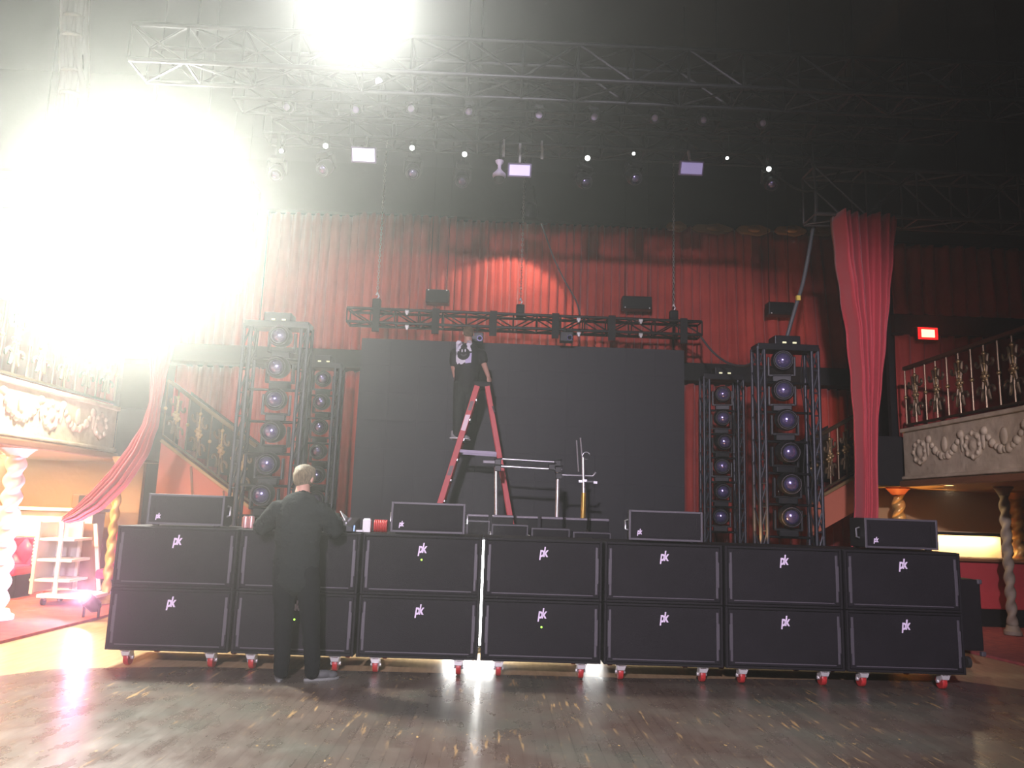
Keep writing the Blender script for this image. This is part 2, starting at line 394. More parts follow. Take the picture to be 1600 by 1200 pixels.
for i in range(7):
    xc = X0+WS*(i+.5)
    for lo, pr in ((True, protoL), (False, protoU)):
        loc = (xc, YS, ZB if lo else ZB+HS)
        lab = ('lower black subwoofer on red caster wheels, %s of the stacked row' if lo else 'upper black subwoofer of the stacked row, %s') % ORD[i]
        if i == 0: o = pr; o.location = loc; o['label'] = lab; o['group'] = 'stacked subwoofers'
        else: o = dup(pr, loc, label=lab, group='stacked subwoofers')
        if (i, lo) in ((2, False), (3, True), (1, True)):
            MB().ball((.0, -.003, CH-.235 if lo else CH-.22), .009, 8).build('indicator_light', M_led, o)

# top speakers
def make_top():
    t = thing('speaker', 'x', 'speaker', local=True); w, h, d = .70, .295, .40
    mb = MB()
    f = [(-w/2, 0, .012), (w/2, 0, .012), (w/2, 0, h), (-w/2, 0, h)]; g = [(-w/2+.03, d, .012), (w/2-.03, d, .012), (w/2-.03, d, h), (-w/2+.03, d, h)]
    mb.hexa([f[0], f[1], g[1], g[0], f[3], f[2], g[2], g[3]]); c = mb.build('cabinet', M_cab, t, bevel=.012)
    r = .02; mb = MB()
    for sx in (-1, 1): mb.box((sx*(w/2-r/2), -.004, h/2+.006), (r, .014, h-.012))
    for z in (.012+r/2, h-r/2): mb.box((0, -.004, z), (w-2*r, .014, r))
    mb.build('front_frame', M_rim, t, bevel=.003)
    MB().box((0, -.002, h/2+.006), (w-2*r-.006, .008, h-.012-2*r-.006)).build('grille', M_grille, t)
    mb = MB()
    for sx in (-1, 1): mb.box((sx*(w/2-.06), -.008, h/2), (.018, .006, h-.12))
    mb.box((0, -.008, .055), (w-.2, .006, .010)); mb.build('grille_edge', M_cab, t)
    for sx in (-1, 1):
        x = sx*(w/2-.012)
        q = sub(MB().tube([(x, .13, .10), (x+sx*.03, .14, .11), (x+sx*.03, .14, .19), (x, .13, .20)], .010, 8).build('handle', M_alu, t, smooth=40))
    logo(t, (-w/2+.10, -.008, .07), True)
    for sx in (-1, 1):
        for y in (.05, d-.06): MB().box((sx*(w/2-.07), y, .006), (.05, .04, .012)).build('foot', M_rubber, t)
    return t
pt = make_top()
TOPS = [(289, 818, 'left end of the subwoofer row'), (668, 828, 'centre of the row left of the floor lights'), (1040, 842, 'subwoofer row right of the floor lights'), (1409, 857, 'right end of the subwoofer row')]
for k, (px, py, wh) in enumerate(TOPS):
    p = P(px, py, 7.42); lab = 'black speaker lying on top of the ' + wh
    if k == 0: o = pt
    else: o = dup(pt, (0, 0, 0))
    o.location = (p.x, 7.42, ZT); o['label'] = lab; o['group'] = 'speakers on the subwoofers'; o.rotation_euler = (0, 0, (.05, 0, -.06, -.02)[k])

# road case at the right end
a, b = P(1450, 905, 8.35), P(1531, 905, 8.35)
t = thing('road_case', 'black road case behind the right end of the subwoofers', 'case', ((a.x+b.x)/2, 8.35, 0))
zc = P(1525, 906, 8.35).z
MB().box(((a.x+b.x)/2, 8.75, .30+(zc-.30)/2-.05), (b.x-a.x, .8, zc-.2)).build('box', M_cab, t, bevel=.01)
mb = MB()
for sx in (a.x+.01, b.x-.01):
    for z in (.17, zc-.02): mb.box((sx, 8.36, z), (.05, .05, .05))
mb.build('corner_cap', M_rim, t, bevel=.01)
for sx in (a.x+.1, b.x-.1):
    for y in (8.5, 9.0): MB().lathe([(.01, -.02), (.06, -.02), (.06, .02), (.01, .02)], (sx, y, .06), 16, Matrix.Rotation(math.pi/2, 3, 'Y')).build('wheel', M_rubber, t, smooth=40)

# ------------------------------------------------------------------ LED panel lamp on the floor behind the subwoofers
lx = P(752, 940, 8.5).x
t = thing('floor_light', 'bright white floor light shining through the gap behind the middle subwoofers', 'lamp', (lx-.08, 8.55, 0))
MB().box((lx-.08, 8.6, .62), (.62, .06, 1.16)).build('housing', M_blackmetal, t, bevel=.006)
MB().box((lx-.08, 8.566, .62), (.58, .01, 1.10)).build('lamp_face', mat('floor_lamp_face', (1, 1, 1), .5, emit=(1, 1, .97), es=22), t)
for sx in (-.2, .2): MB().box((lx-.08+sx, 8.62, .02), (.06, .22, .04)).build('foot', M_blackmetal, t)

lx = P(930, 950, 8.5).x
t = thing('floor_light', 'small white floor light glowing below the gap right of the middle subwoofers', 'lamp', (lx, 8.55, 0))
MB().box((lx, 8.6, .17), (.24, .06, .26)).build('housing', M_blackmetal, t, bevel=.006)
MB().box((lx, 8.566, .17), (.20, .01, .20)).build('lamp_face', mat('small_floor_lamp_face', (1, 1, 1), .5, emit=(1, 1, .97), es=9), t)
for sx in (-.08, .08): MB().box((lx+sx, 8.62, .02), (.04, .16, .04)).build('foot', M_blackmetal, t)

# ------------------------------------------------------------------ LED screen
sx0, sx1, szt = -2.30, 3.20, P(565, 528, 12.83).z
t = thing('led_screen', 'large dark blank LED video wall at the back of the stage', 'screen', (.45, 12.83, SZ))
mb = MB()
nx, nz = 11, 7; pw = (sx1-sx0)/nx; ph = (szt-SZ-.05)/nz
for i in range(nx):
    for j in range(nz): mb.box((sx0+pw*(i+.5), 12.86, SZ+.05+ph*(j+.5)), (pw-.0015, .06, ph-.0015))
mb.build('display', M_screen, t)
MB().box((.45, 12.93, (SZ+.05+szt)/2), (sx1-sx0-.02, .08, szt-SZ-.07)).build('back_frame', M_blackmetal, t)
MB().box((.45, 12.93, SZ+.025), (sx1-sx0-.1, .3, .05)).build('base', M_blackmetal, t)

# ------------------------------------------------------------------ trusses
def box_truss(name, label, x0, x1, Y, z0, z1, depth, bay, m, tr=.022, group=None, plates=()):
    t = thing(name, label, 'truss', ((x0+x1)/2, Y, z0), group=group)
    for y in (Y, Y+depth):
        for z in (z0, z1): MB().tube([(x0, y, z), (x1, y, z)], tr, 10).build('chord', m, t, smooth=50)
    mb = MB(); n = max(1, round((x1-x0)/bay)); b = (x1-x0)/n
    for i in range(n+1):
        x = x0+b*i
        for y in (Y, Y+depth): mb.tube([(x, y, z0), (x, y, z1)], tr*.55, 6)
        for z in (z0, z1): mb.tube([(x, Y, z), (x, Y+depth, z)], tr*.55, 6)
        if i < n:
            u = i % 2
            for y in (Y, Y+depth): mb.tube([(x, y, z1 if u == 0 else z0), (x+b, y, z0 if u == 0 else z1)], tr*.55, 6)
            for z in (z0, z1): mb.tube([(x, Y if u else Y+depth, z), (x+b, Y+depth if u else Y, z)], tr*.55, 6)
    mb.build('lattice', m, t, smooth=50)
    if not plates:
        for i in {1, n//3, 2*n//3, n-1}: MB().tube([(x0+b*i, Y+depth/2, z1), (x0+b*i, Y+depth/2, RZ)], .010, 6).build('hanging_wire', M_black, t)
    for x in plates:
        MB().box((x, Y-.02, (z0+z1)/2-.06), (.12, .03, z1-z0+.2)).build('hanging_plate', M_black, t, bevel=.004)
    return t
ta, tb = P(541, 505, 12.5), P(1097, 524, 12.5)
tz0, tz1 = (ta.z+tb.z)/2+.02, P(541, 478, 12.5).z-.03
HX = [P(x, 495, 12.5).x for x in (588, 681, 771, 868, 956, 1068)]
box_truss('lighting_truss', 'black box truss hung above the dark LED screen', ta.x, tb.x, 12.5, tz0, tz1, .30, .40, M_truss, .024, plates=HX)
# chains and hoists holding that truss
for k, (px, py, wh) in enumerate(((588, 345, 'left end'), (813, 330, 'middle'), (1053, 350, 'right end'))):
    a = P(px, 480, 12.6); b = P(px, py, 12.6)
    t = thing('chain_hoist', 'lifting chain with hook holding the %s of the screen truss' % wh, 'chain', (a.x, 12.62, tz1), group='chains of the screen truss')
    mb = MB(); n = 60; z0, z1 = tz1+.30, 7.9
    for i in range(n):
        z = z0+(z1-z0)*i/n; h = (z1-z0)/n*.62
        R = Matrix.Rotation(math.pi/2*(i % 2), 3, 'Z')
        ring = [Vector((a.x, 12.62, z))+R @ Vector((.016*math.cos(q), 0, h*math.sin(q))) for q in [2*math.pi*w/8 for w in range(8)]]
        mb.tube(ring, .006, 5, True)
    mb.build('chain', M_chain, t, smooth=True)
    MB().box((a.x, 12.62, tz1+.09), (.14, .12, .22)).build('hoist_body', M_black, t, bevel=.02)
    MB().tube([(a.x, 12.62, tz1+.2), (a.x+.03, 12.62, tz1+.25), (a.x, 12.62, tz1+.31), (a.x-.02, 12.62, tz1+.27)], .014, 8).build('hook', M_chrome, t, smooth=True)
# small fixtures hanging under the screen truss
for px, py, lab in ((745, 528, 'small black fixture hanging under the truss beside the head of the man on the ladder'), (885, 527, 'small black fixture hanging under the truss right of the man on the ladder')):
    p = P(px, py, 12.42)
    t = thing('stage_fixture', lab, 'lamp', (p.x, 12.45, p.z-.1), group='fixtures under the screen truss')
    MB().box((p.x, 12.43, p.z), (.22, .16, .17)).build('housing', M_blackmetal, t, bevel=.015)
    MB().bar((p.x, 12.46, p.z+.08), (p.x, 12.48, tz0), .03, .03).build('bracket', M_black, t)
    MB().lathe([(.001, 0), (.035, 0), (.045, -.02), (.045, .0)], (p.x+.05, 12.345, p.z-.02), 14, Matrix.Rotation(math.pi/2, 3, 'X')).build('lens', M_lens, t, smooth=40)
# clamps, with their highlights put into the pale colour
for k, (px, py) in enumerate(((636, 487), (636, 510), (904, 499), (904, 521), (1001, 501), (1001, 523))):
    p = P(px, py, 12.46)
    o = MB().lathe([(.012, -.03), (.03, -.03), (.03, .03), (.012, .03)], p, 12, Matrix.Rotation(math.pi/2, 3, 'Y')).box((p.x, p.y, p.z-.03), (.03, .05, .05)).build('truss_clamp', mat('highlight_clamp', (.75, .75, .72), .35, .3), None, smooth=40)
    tag(o, 'clamp with painted highlight on the %s tube of the screen truss, %s pair from the left' % (('top', 'bottom')[k % 2], ('first', 'second', 'third')[k//2]), 'clamp', 'highlighted clamps on the screen truss')

# ------------------------------------------------------------------ moving heads and light towers
def make_head(s=1.0, floor_side=True):
    t = thing('moving_head_light', 'x', 'lamp', local=True)          # lens looks along -Y, origin at the head centre
    MB().box((0, .10*s, -.19*s), (.20*s, .16*s, .07*s)).build('base', M_lensrim, t, bevel=.01*s)
    mb = MB()
    for sx in (-1, 1): mb.prism([(sx*.135*s-.012*s, .04*s, -.16*s), (sx*.135*s-.012*s, .15*s, -.16*s), (sx*.135*s-.012*s, .12*s, .05*s), (sx*.135*s-.012*s, .06*s, .05*s)], (.024*s, 0, 0))
    mb.box((0, .095*s, -.155*s), (.29*s, .10*s, .025*s)); mb.build('yoke', M_lensrim, t, bevel=.005*s)
    R = Matrix.Rotation(math.pi/2, 3, 'X')
    h = sub(MB().lathe([(.001, -.17), (.06, -.165), (.10, -.12), (.118, -.03), (.118, .05), (.105, .10), (.085, .125), (.08, .125), (.075, .09)], (0, 0, 0), 22, R).build('head', M_lensrim, t, smooth=40))
    for v in h.data.vertices: v.co *= s
    l = MB().lathe([(.001, .128), (.03, .124), (.055, .112), (.074, .092), (.074, .085)], (0, 0, 0), 20, R).build('lens', M_lens, h, smooth=40)
    for v in l.data.vertices: v.co *= s
    mb = MB()
    for k in range(5):
        a = k*2*math.pi/5+.3; mb.ball((.098*math.cos(a)*s, -.115*s, .098*math.sin(a)*s), .008*s, 6)
    mb.tube([(.098*math.cos(a)*s, -.117*s, .098*math.sin(a)*s) for a in [2*math.pi*k/24 for k in range(24)]], .0045*s, 5, True)
    mb.build('rim_screw', M_rim, h, smooth=True)
    return t
head0 = make_head(); used = [False]
def put_head(loc, rot, lab, group, scale=1):
    if not used[0]: used[0] = True; o = head0; o.location = loc
    else: o = dup(head0, loc)
    o.rotation_euler = rot; o['label'] = lab; o['group'] = group; o.scale = (scale,)*3; return o
NTH = ['topmost', 'second', 'third', 'fourth', 'fifth', 'lowest']
def tower(px_top, py_top, w, Y, heads, name, hs):
    pc = P(px_top, py_top, Y); xc = P(sum(h[0] for h in heads)/len(heads), heads[2][1], Y).x; zt = pc.z; z0 = SZ
    t = thing('light_tower', 'tall black truss tower full of round lights, %s' % name, 'light tower', (xc, Y, z0), group='light towers beside the screen')
    MB().box((xc, Y+.1, z0+.02), (w+.2, .6, .04)).build('base_plate', M_blackmetal, t, bevel=.005)
    for sx in (-1, 1):
        x = xc+sx*(w/2-.05); mb = MB()
        for dx in (-.045, .045):
            for y in (Y-.12, Y+.12): mb.tube([(x+dx, y, z0+.04), (x+dx, y, zt-.12)], .024, 8)
        n = 9; b = (zt-.16-z0)/n
        for i in range(n):
            z = z0+.04+b*i
            mb.tube([(x-.045, Y-.12, z), (x+.045, Y-.12, z+b)], .012, 6); mb.tube([(x+.045, Y-.12, z), (x+.045, Y+.12, z+b)], .012, 6)
            mb.tube([(x-.045, Y-.12, z), (x-.045, Y+.12, z+b)], .012, 6); mb.tube([(x-.045, Y-.12, z), (x+.045, Y-.12, z)], .012, 6)
        mb.build('side_frame', mat('blue_grey_tower_tube', (.034, .038, .048), .4, .2), t, smooth=50)
    MB().box((xc, Y, zt-.12), (w, .3, .09)).build('top_beam', M_blackmetal, t, bevel=.008)
    tb_ = sub(MB().box((xc, Y, zt-.02), (w*.42, .26, .13)).build('top_box', M_blackmetal, t, bevel=.01))
    for q in (-.05, .09): MB().box((xc+q, Y-.135, zt-.055), (.05, .012, .022)).build('indicator_light', mat('pale_yellow_indicator', (.3, .3, .2), .4, emit=(1, .95, .6), es=.9, sample=False), tb_)
    for k, (px, py) in enumerate(heads):
        p = P(px, py, Y-.05)
        MB().tube([(xc-w/2+.04, Y+.10, p.z-.225*hs), (xc+w/2-.04, Y+.10, p.z-.225*hs)], .018, 8).build('crossbar', M_truss, t, smooth=50)
        put_head((p.x, Y-.05, p.z), (.12, 0, random.uniform(-.15, .15) + (-.12 if p.x > 0 else .12)), '%s round light in the %s' % (NTH[k], name), 'round lights in the towers', hs)
    mb = MB()
    for q in range(4):                                                   # cables dropping down the frame
        x = xc+random.choice((-1, 1))*(w/2-.1+random.uniform(-.05, .05)); y = Y+random.uniform(-.1, .14)
        mb.tube([(x+.03*math.sin(k*1.3+q), y+.02*math.cos(k+q), zt-.1-(zt-.2-z0)*k/10) for k in range(11)], .008, 6)
    mb.build('cable', M_rubber, t, smooth=True)
    return t
tower(446, 497, .86, 10.3, [(439, 526), (435, 574), (431, 624), (427, 674), (419, 724), (411, 772)], 'nearer tower left of the screen', 1.28)
tower(516, 562, .62, 12.5, [(505, 592), (503, 628), (500, 667), (498, 705), (496, 742), (494, 780)], 'farther tower left of the screen', 1.14)
tower(1216, 532, .84, 10.3, [(1222, 564), (1223, 610), (1228, 656), (1230, 706), (1233, 755), (1234, 806)], 'nearer tower right of the screen', 1.26)
tower(1128, 580, .66, 12.5, [(1129, 616), (1128, 653), (1130, 690), (1128, 728), (1128, 767), (1126, 806)], 'farther tower right of the screen', 1.14)

# ------------------------------------------------------------------ low lights and wedges on the stage front
M_wedge = mat('charcoal_wedge_face', (.045, .040, .05), .5)
WB = [(729, 766), (768, 826), (830, 891), (895, 955)]
for k, (xa, xb) in enumerate(WB):
    a, b = P(xa, 812+k*6, 9.2), P(xb, 812+k*6, 9.2); w = b.x-a.x; xc = (a.x+b.x)/2; h = a.z-SZ
    t = thing('floor_monitor', 'low black wedge speaker on the stage, %s of four behind the subwoofers' % ('first', 'second', 'third', 'last')[k], 'speaker', (xc, 9.2, SZ), group='wedges on the stage front')
    mb = MB(); mb.prism([(a.x, 9.14, SZ), (a.x, 9.2, SZ+h), (a.x, 9.34, SZ+h), (a.x, 9.5, SZ)], (w, 0, 0)); mb.build('cabinet', M_wedge, t, bevel=.008)
    mb = MB(); mb.prism([(a.x+.02, 9.132, SZ+.03), (a.x+.02, 9.186, SZ+h-.02), (a.x+.02, 9.19, SZ+h-.02), (a.x+.02, 9.14, SZ+.03)], (w-.04, 0, 0)); mb.build('grille', M_grille, t)
    MB().tube([(b.x-.01, 9.17, SZ+h*.45), (b.x+.012, 9.16, SZ+h*.45), (b.x+.012, 9.16, SZ+h*.65), (b.x-.01, 9.18, SZ+h*.65)], .008, 6).build('handle', M_chrome, t, smooth=True)
M_lid = mat('grey_light_bar_top', (.22, .20, .23), .4)
for k, (xa, xb) in enumerate([(730, 764), (769, 803), (807, 841), (846, 880), (884, 918), (923, 952)]):
    a, b = P(xa, 803+k*1.4, 9.75), P(xb, 803+k*1.4, 9.75); w = b.x-a.x; xc = (a.x+b.x)/2
    t = thing('floor_light_bar', 'low floor light with grey top behind the wedge speakers, %s' % ('leftmost', 'second from the left', 'third from the left', 'third from the right', 'second from the right', 'rightmost')[k], 'lamp', (xc, 9.8, SZ), group='floor lights behind the wedges')
    MB().box((xc, 9.85, (SZ+a.z-.03)/2), (w*.96, .2, a.z-.03-SZ)).build('body', M_black, t, bevel=.006)
    MB().box((xc, 9.85, a.z-.015), (w, .22, .03)).build('top', M_lid, t, bevel=.008)

# ------------------------------------------------------------------ drum rack and cymbal stand
Y = 10.5
def pp(x, y, Y=Y): return P(x, y, Y)
t = thing('drum_rack', 'chrome drum rack with two posts in front of the screen', 'rack', (pp(825, 760).x, Y, SZ))
for (x0, y0, x1, y1) in ((775, 728, 777, 812), (872, 735, 870, 812)):
    a, b = pp(x0, y0), pp(x1, y1); mb = MB(); mb.tube([a, (b.x, Y, SZ+.02)], .026, 12); mb.lathe([(.10, 0), (.10, .015), (.03, .03)], (b.x, Y, SZ), 16); mb.build('post', M_chrome, t, smooth=40)
MB().tube([pp(773, 728), pp(878, 734)], .020, 10).build('crossbar', M_chrome, t, smooth=40)
MB().tube([pp(783, 717, 10.7), pp(868, 722, 10.7)], .014, 10).build('crossbar', M_chrome, t, smooth=40)
MB().tube([pp(874, 742), pp(926, 744), pp(931, 738)], .016, 10).build('arm', M_chrome, t, smooth=40)
MB().box((pp(766, 722).x, Y, pp(766, 722).z), (.20, .05, .045)).build('side_bar', M_lid, t, bevel=.008)
mb = MB()
for x, y in ((778, 722), (778, 732), (871, 724), (872, 734), (873, 744), (862, 730)):
    p = pp(x, y); mb.box((p.x, Y, p.z), (.085, .09, .075))
    mb.tube([(p.x-.05, Y-.03, p.z+.03), (p.x+.06, Y-.05, p.z+.05)], .010, 6)
mb.build('clamp', M_lensrim, t, bevel=.008)
t = thing('cymbal_stand', 'chrome stand with two thin upright rods and amber lower tube right of the drum rack', 'stand', (pp(911, 800).x, Y, SZ))
xb = pp(911, 760).x
mb = MB(); mb.tube([pp(912, 770), (xb, Y, SZ+.04)], .034, 12); mb.build('lower_tube', mat('amber_tube', (.75, .48, .12), .25, .7), t, smooth=40)  # amber is the tube's own colour
MB().tube([pp(912, 772), pp(911, 715)], .024, 10).build('upper_tube', M_chrome, t, smooth=40)
MB().tube([pp(910, 718), pp(907, 684)], .011, 8).build('rod', M_chrome, t, smooth=40)
MB().tube([pp(904, 737), pp(901, 688)], .010, 8).build('rod', M_chrome, t, smooth=40)
mb = MB()
for x, y in ((907, 752), (914, 751), (930, 754)): mb.box(pp(x, y), (.05, .05, .03))
mb.tube([pp(905, 752), pp(931, 753)], .014, 8); mb.build('clamp', M_chrome, t, smooth=40)
r_ = [pp(916, 712)+Vector((.05*math.cos(q), 0, .05*math.sin(q))) for q in [k*.5 for k in range(12)]]
MB().tube(r_, .008, 6).build('wing_nut_ring', M_alu, t, smooth=True)
for k in range(3):
    q = k*2.094+.5; MB().tube([(xb, Y, SZ+.35), (xb+.3*math.cos(q), Y+.3*math.sin(q), SZ+.015)], .012, 8).build('leg', M_chrome, t, smooth=40)

# ------------------------------------------------------------------ ladder
LY0, LY1 = 11.25, 11.80
lt = P(752, 600, LY0+.1); lz = lt.z
fl, fr = P(690, 778, LY0), P(797, 805, LY0)
def rail_x(side, z):
    if side < 0: a, b = P(744, 606, LY0), fl
    else: a, b = P(762, 606, LY0), fr
    return a.x+(b.x-a.x)*(z-a.z)/(b.z-a.z)
t = thing('step_ladder', 'red fibreglass step ladder standing open before the dark screen', 'ladder', (lt.x, (LY0+LY1)/2, SZ))
for sd in (-1, 1):
    for y0, y1 in ((LY0, LY0+.10), (LY1, LY1-.10)):
        MB().bar((rail_x(sd, SZ+.03), y0, SZ+.03), (rail_x(sd, lz-.03), y1, lz-.03), .085 if sd < 0 else .075, .035, up=(0, 1, 0)).build('rail', M_ladder, t, bevel=.006)
        MB().box((rail_x(sd, SZ+.02), y0, SZ+.025), (.11, .06, .05)).build('foot', M_rubber, t, bevel=.006)
def yin(z): return .10*(z-SZ)/(lz-SZ)
STEP_Z = None
for k in range(1, 8):
    z = SZ+.30*k; x = rail_x(-1, z)
    MB().box((x+.01, (LY0+LY1)/2, z), (.095, LY1-LY0-2*yin(z)-.03, .03)).build('step', M_alu, t, bevel=.004)
for k in (2, 4, 6):
    z = SZ+.30*k; x = rail_x(1, z)
    MB().box((x, (LY0+LY1)/2, z), (.03, LY1-LY0-2*yin(z)-.03, .03)).build('rear_brace', M_alu, t, bevel=.004)
MB().box((lt.x+.01, (LY0+LY1)/2, lz), (.26, .36, .075)).build('top_cap', M_rubber, t, bevel=.012)
zs = P(748, 706, LY0).z
for y in (LY0+.06, LY1-.06): MB().bar((rail_x(-1, zs), y, zs+.01), (rail_x(1, zs), y, zs-.01), .02, .045).build('spreader_bar', mat('dull_lilac_bar', (.50, .44, .58), .55), t, bevel=.003)
for (px, py) in ((739, 633), (702, 735)):
    mb = MB()
    p = P(px, py, LY0-.008); z = p.z; x = rail_x(-1, z); dz = .07
    mb.prism([(rail_x(-1, z-dz)-.028, LY0-.022+yin(z), z-dz), (rail_x(-1, z-dz)+.028, LY0-.022+yin(z), z-dz), (rail_x(-1, z+dz)+.028, LY0-.022+yin(z), z+dz), (rail_x(-1, z+dz)-.028, LY0-.022+yin(z), z+dz)], (0, .004, 0))
    mb.build('warning_sticker', mat('dark_sticker', (.18, .10, .10), .5), t)
zq = P(731, 660, LY0).z; mb = MB()
mb.prism([(rail_x(-1, zq-.12)-.035, LY0-.022+yin(zq), zq-.12), (rail_x(-1, zq-.12)+.035, LY0-.022+yin(zq), zq-.12), (rail_x(-1, zq+.12)+.035, LY0-.022+yin(zq), zq+.12), (rail_x(-1, zq+.12)-.035, LY0-.022+yin(zq), zq+.12)], (0, .004, 0))
mb.build('pale_sticker', mat('pale_pink_sticker', (.8, .55, .6), .4), t)
zq = P(770, 638, LY0).z; MB().bar((rail_x(1, zq)+.02, LY0, zq+.03), (rail_x(1, zq)+.05, LY0-.03, zq-.06), .02, .012).build('hook', M_chrome, t)

# ------------------------------------------------------------------ people
def head_mesh(mb, c, h, yaw, tilt=0):
    """head of height h centred at c; face looks along local +Y"""
    R = Matrix.Rotation(yaw, 3, 'Z') @ Matrix.Rotation(tilt, 3, 'X'); c = Vector(c)
    def q(x, y, z): return c + R @ Vector((x, y, z))*h
    mb.ball(q(0, -.03, .10), h*.38, 20, (.90, 1.06, 1.0), R)                    # skull
    mb.ball(q(0, .06, -.16), h*.30, 18, (.86, .98, 1.12), R)                    # jaw
    mb.ball(q(0, .26, -.36), h*.085, 10, (1.2, .8, .8), R)                      # chin
    mb.ball(q(0, .375, -.07), h*.05, 10, (.8, 1.1, 1.7), R); mb.ball(q(0, .40, -.115), h*.05, 10, (1.1, .9, .7), R)  # nose
    mb.ball(q(0, .345, -.235), h*.055, 10, (1.7, .5, .5), R)                    # lips
    mb.ball(q(0, .30, .06), h*.09, 10, (2.6, .6, .5), R)                        # brow
    for s in (-1, 1):
        mb.ball(q(s*.385, -.03, -.04), h*.125, 10, (.36, .7, 1.15), R)            # ears
        mb.ball(q(s*.16, .25, -.12), h*.10, 10, (1, .8, .8), R)                 # cheeks
    return q
def face_bits(parent, q, h):
    mb = MB()
    for s in (-1, 1): mb.ball(q(s*.13, .325, -.005), h*.035, 8)
    mb.build('eyes', mat('eye_dark', (.05, .04, .04), .2), parent, smooth=True)
def hand(mb, w, d, n, size=.185, curl=.5, thumb=1):
    """w wrist, d direction to the fingers, n palm normal (fingers curl that way)"""
    w, d, n = Vector(w), Vector(d).normalized(), Vector(n); n = (n-d*n.dot(d)).normalized(); x = d.cross(n).normalized()
    pl = size*.52
    mb.ball(w+d*pl*.55, pl*.55, 12, (.82, 1.05, .34), Matrix((x, d, n)).transposed())
    for k, (o, L) in enumerate(((-.30, .40), (-.10, .47), (.10, .44), (.29, .34))):
        p = w+d*pl*(.98 if k in (1, 2) else .90)+x*o*size*.44; pts = [p-d*.02]; rs = [.0095]; a = 0; dd = d
        for j, f in enumerate((.45, .32, .23)):
            a += curl*(.7+.1*k)*(.6 if j == 0 else 1); dd = d*math.cos(a)+n*math.sin(a)
            pts.append(pts[-1]+dd*(size*L*f+(.02 if j == 0 else 0))); rs.append(.0092-.0009*j)
        limb(mb, pts, rs, n=8)
    p = w+d*pl*.25+x*thumb*-.36*size*.5
    limb(mb, [p, p+(d*.55-x*thumb*.6+n*.35)*size*.24, p+(d*1.15-x*thumb*.75+n*.75)*size*.28], [.013, .011, .009], n=8)

M_sweat = mat('charcoal_sweatshirt', (.016, .0195, .0195), .95, bump=.4, bscale=45, spec=.12)
M_pants = mat('black_trousers', (.0055, .0065, .0085), .9, bump=.2, bscale=50, spec=.15)
M_shoe = mat('grey_shoe', (.30, .30, .30), .6); M_sole = mat('pale_shoe_sole', (.6, .6, .58), .6)
M_hair = mat('light_brown_hair', (.30, .23, .13), .55, bump=.8, bscale=120, col2=(.12, .09, .05), cscale=30, stretch=(3, 3, .6))
M_hair2 = mat('brown_hair', (.17, .11, .055), .6, bump=.8, bscale=120, col2=(.10, .065, .035), cscale=30)

def shoe(parent, heel, toe, m=M_shoe, sole=None):
    heel, toe = Vector(heel), Vector(toe); d = (toe-heel); L = d.length; d.normalize(); R = Matrix((d, Vector((0, 0, 1)).cross(d), Vector((0, 0, 1)))).transposed()
    mb = MB(); c = heel
    mb.ball(c+d*L*.25+Vector((0, 0, .055)), .05, 14, (1.3, .85, 1.1), R); mb.ball(c+d*L*.55+Vector((0, 0, .045)), .05, 14, (1.6, .92, .8), R)
    mb.ball(c+d*L*.80+Vector((0, 0, .036)), .045, 14, (1.2, 1.02, .75), R); mb.ball(c+d*L*.18+Vector((0, 0, .095)), .044, 12, (1, .9, .8), R)
    s = sub(remeshed(mb, 'shoe', m, parent, .008, 3))
    mb = MB(); pr = []
    for k in range(20):
        a = 2*math.pi*k/20; u = math.cos(a); v = math.sin(a); wd = .043+.008*u
        pr.append(c+d*(L*.5+L*.53*u)+R @ Vector((0, wd*v, 0)))
    mb.prism(pr, (0, 0, .022)); mb.build('sole', sole or M_sole, s, bevel=.004)
    mb = MB()
    for k in range(4): p = c+d*L*(.42+.09*k)+Vector((0, 0, .092-.012*k)); e = R @ Vector((0, .03, 0)); mb.tube([p-e-Vector((0, 0, .012)), p, p+e-Vector((0, 0, .012))], .005, 5)
    mb.build('laces', sole or M_sole, s)

# the technician in front of the subwoofers, seen from behind
X, Yp = P(466, 850, 6.95).x, 6.93
t = thing('person', 'person in dark sweatshirt and black trousers seen from behind, leaning on the subwoofers', 'person', (X, Yp, 0))
def zz(py): return P(466, py, 6.95).z
zh = P(465, 749, 6.97).z; zsh = zz(790); zhip = .98
hc = Vector((X-.005, Yp+.08, zh+.005))
body = MB(); q = head_mesh(body, hc, .235, -.35, -.30)
limb(body, [(X, Yp+.0, zsh+.0), (X-.002, Yp+.05, zh-.07)], [.075, .062])
tors = [(X, Yp, zhip-.02), (X, Yp+.0, zhip+.16), (X, Yp-.015, zsh-.25), (X, Yp-.01, zsh-.08), (X, Yp, zsh+.0)]
limb(body, tors, [.165, .155, .175, .165, .10], .62)
sh = [(X-.195, Yp, zsh-.045), (X+.195, Yp, zsh-.05)]
el = [P(410, 823, 7.02), P(523, 829, 7.02)]; wr = [Vector((X-.20, 7.33, ZT+.15)), Vector((X+.22, 7.36, ZT+.14))]
feet = [PZ(437, 1056, .05), PZ(493, 1050, .05)]
feet = [Vector((feet[0].x, 6.98, 0)), Vector((feet[1].x, 7.0, 0))]
for i in (0, 1):
    s = (-1, 1)[i]
    limb(body, [(X+s*.06, Yp, zsh-.02), sh[i], el[i], wr[i]], [.07, .064, .047, .032])
    hand(body, wr[i], Vector((-s*.35, .8, -.45)), (0, -.2, -1), .19, .35, s)
    hip = Vector((X+s*.09, Yp, zhip-.02)); kn = (hip+feet[i])/2+Vector((0, .03, .0)); kn.z = .52; an = feet[i]+Vector((0, -.03, .09))
    limb(body, [hip, kn, an], [.095, .062, .042])
b = sub(remeshed(body, 'body', M_skin, t, .0085, 5)); face_bits(b, q, .235)
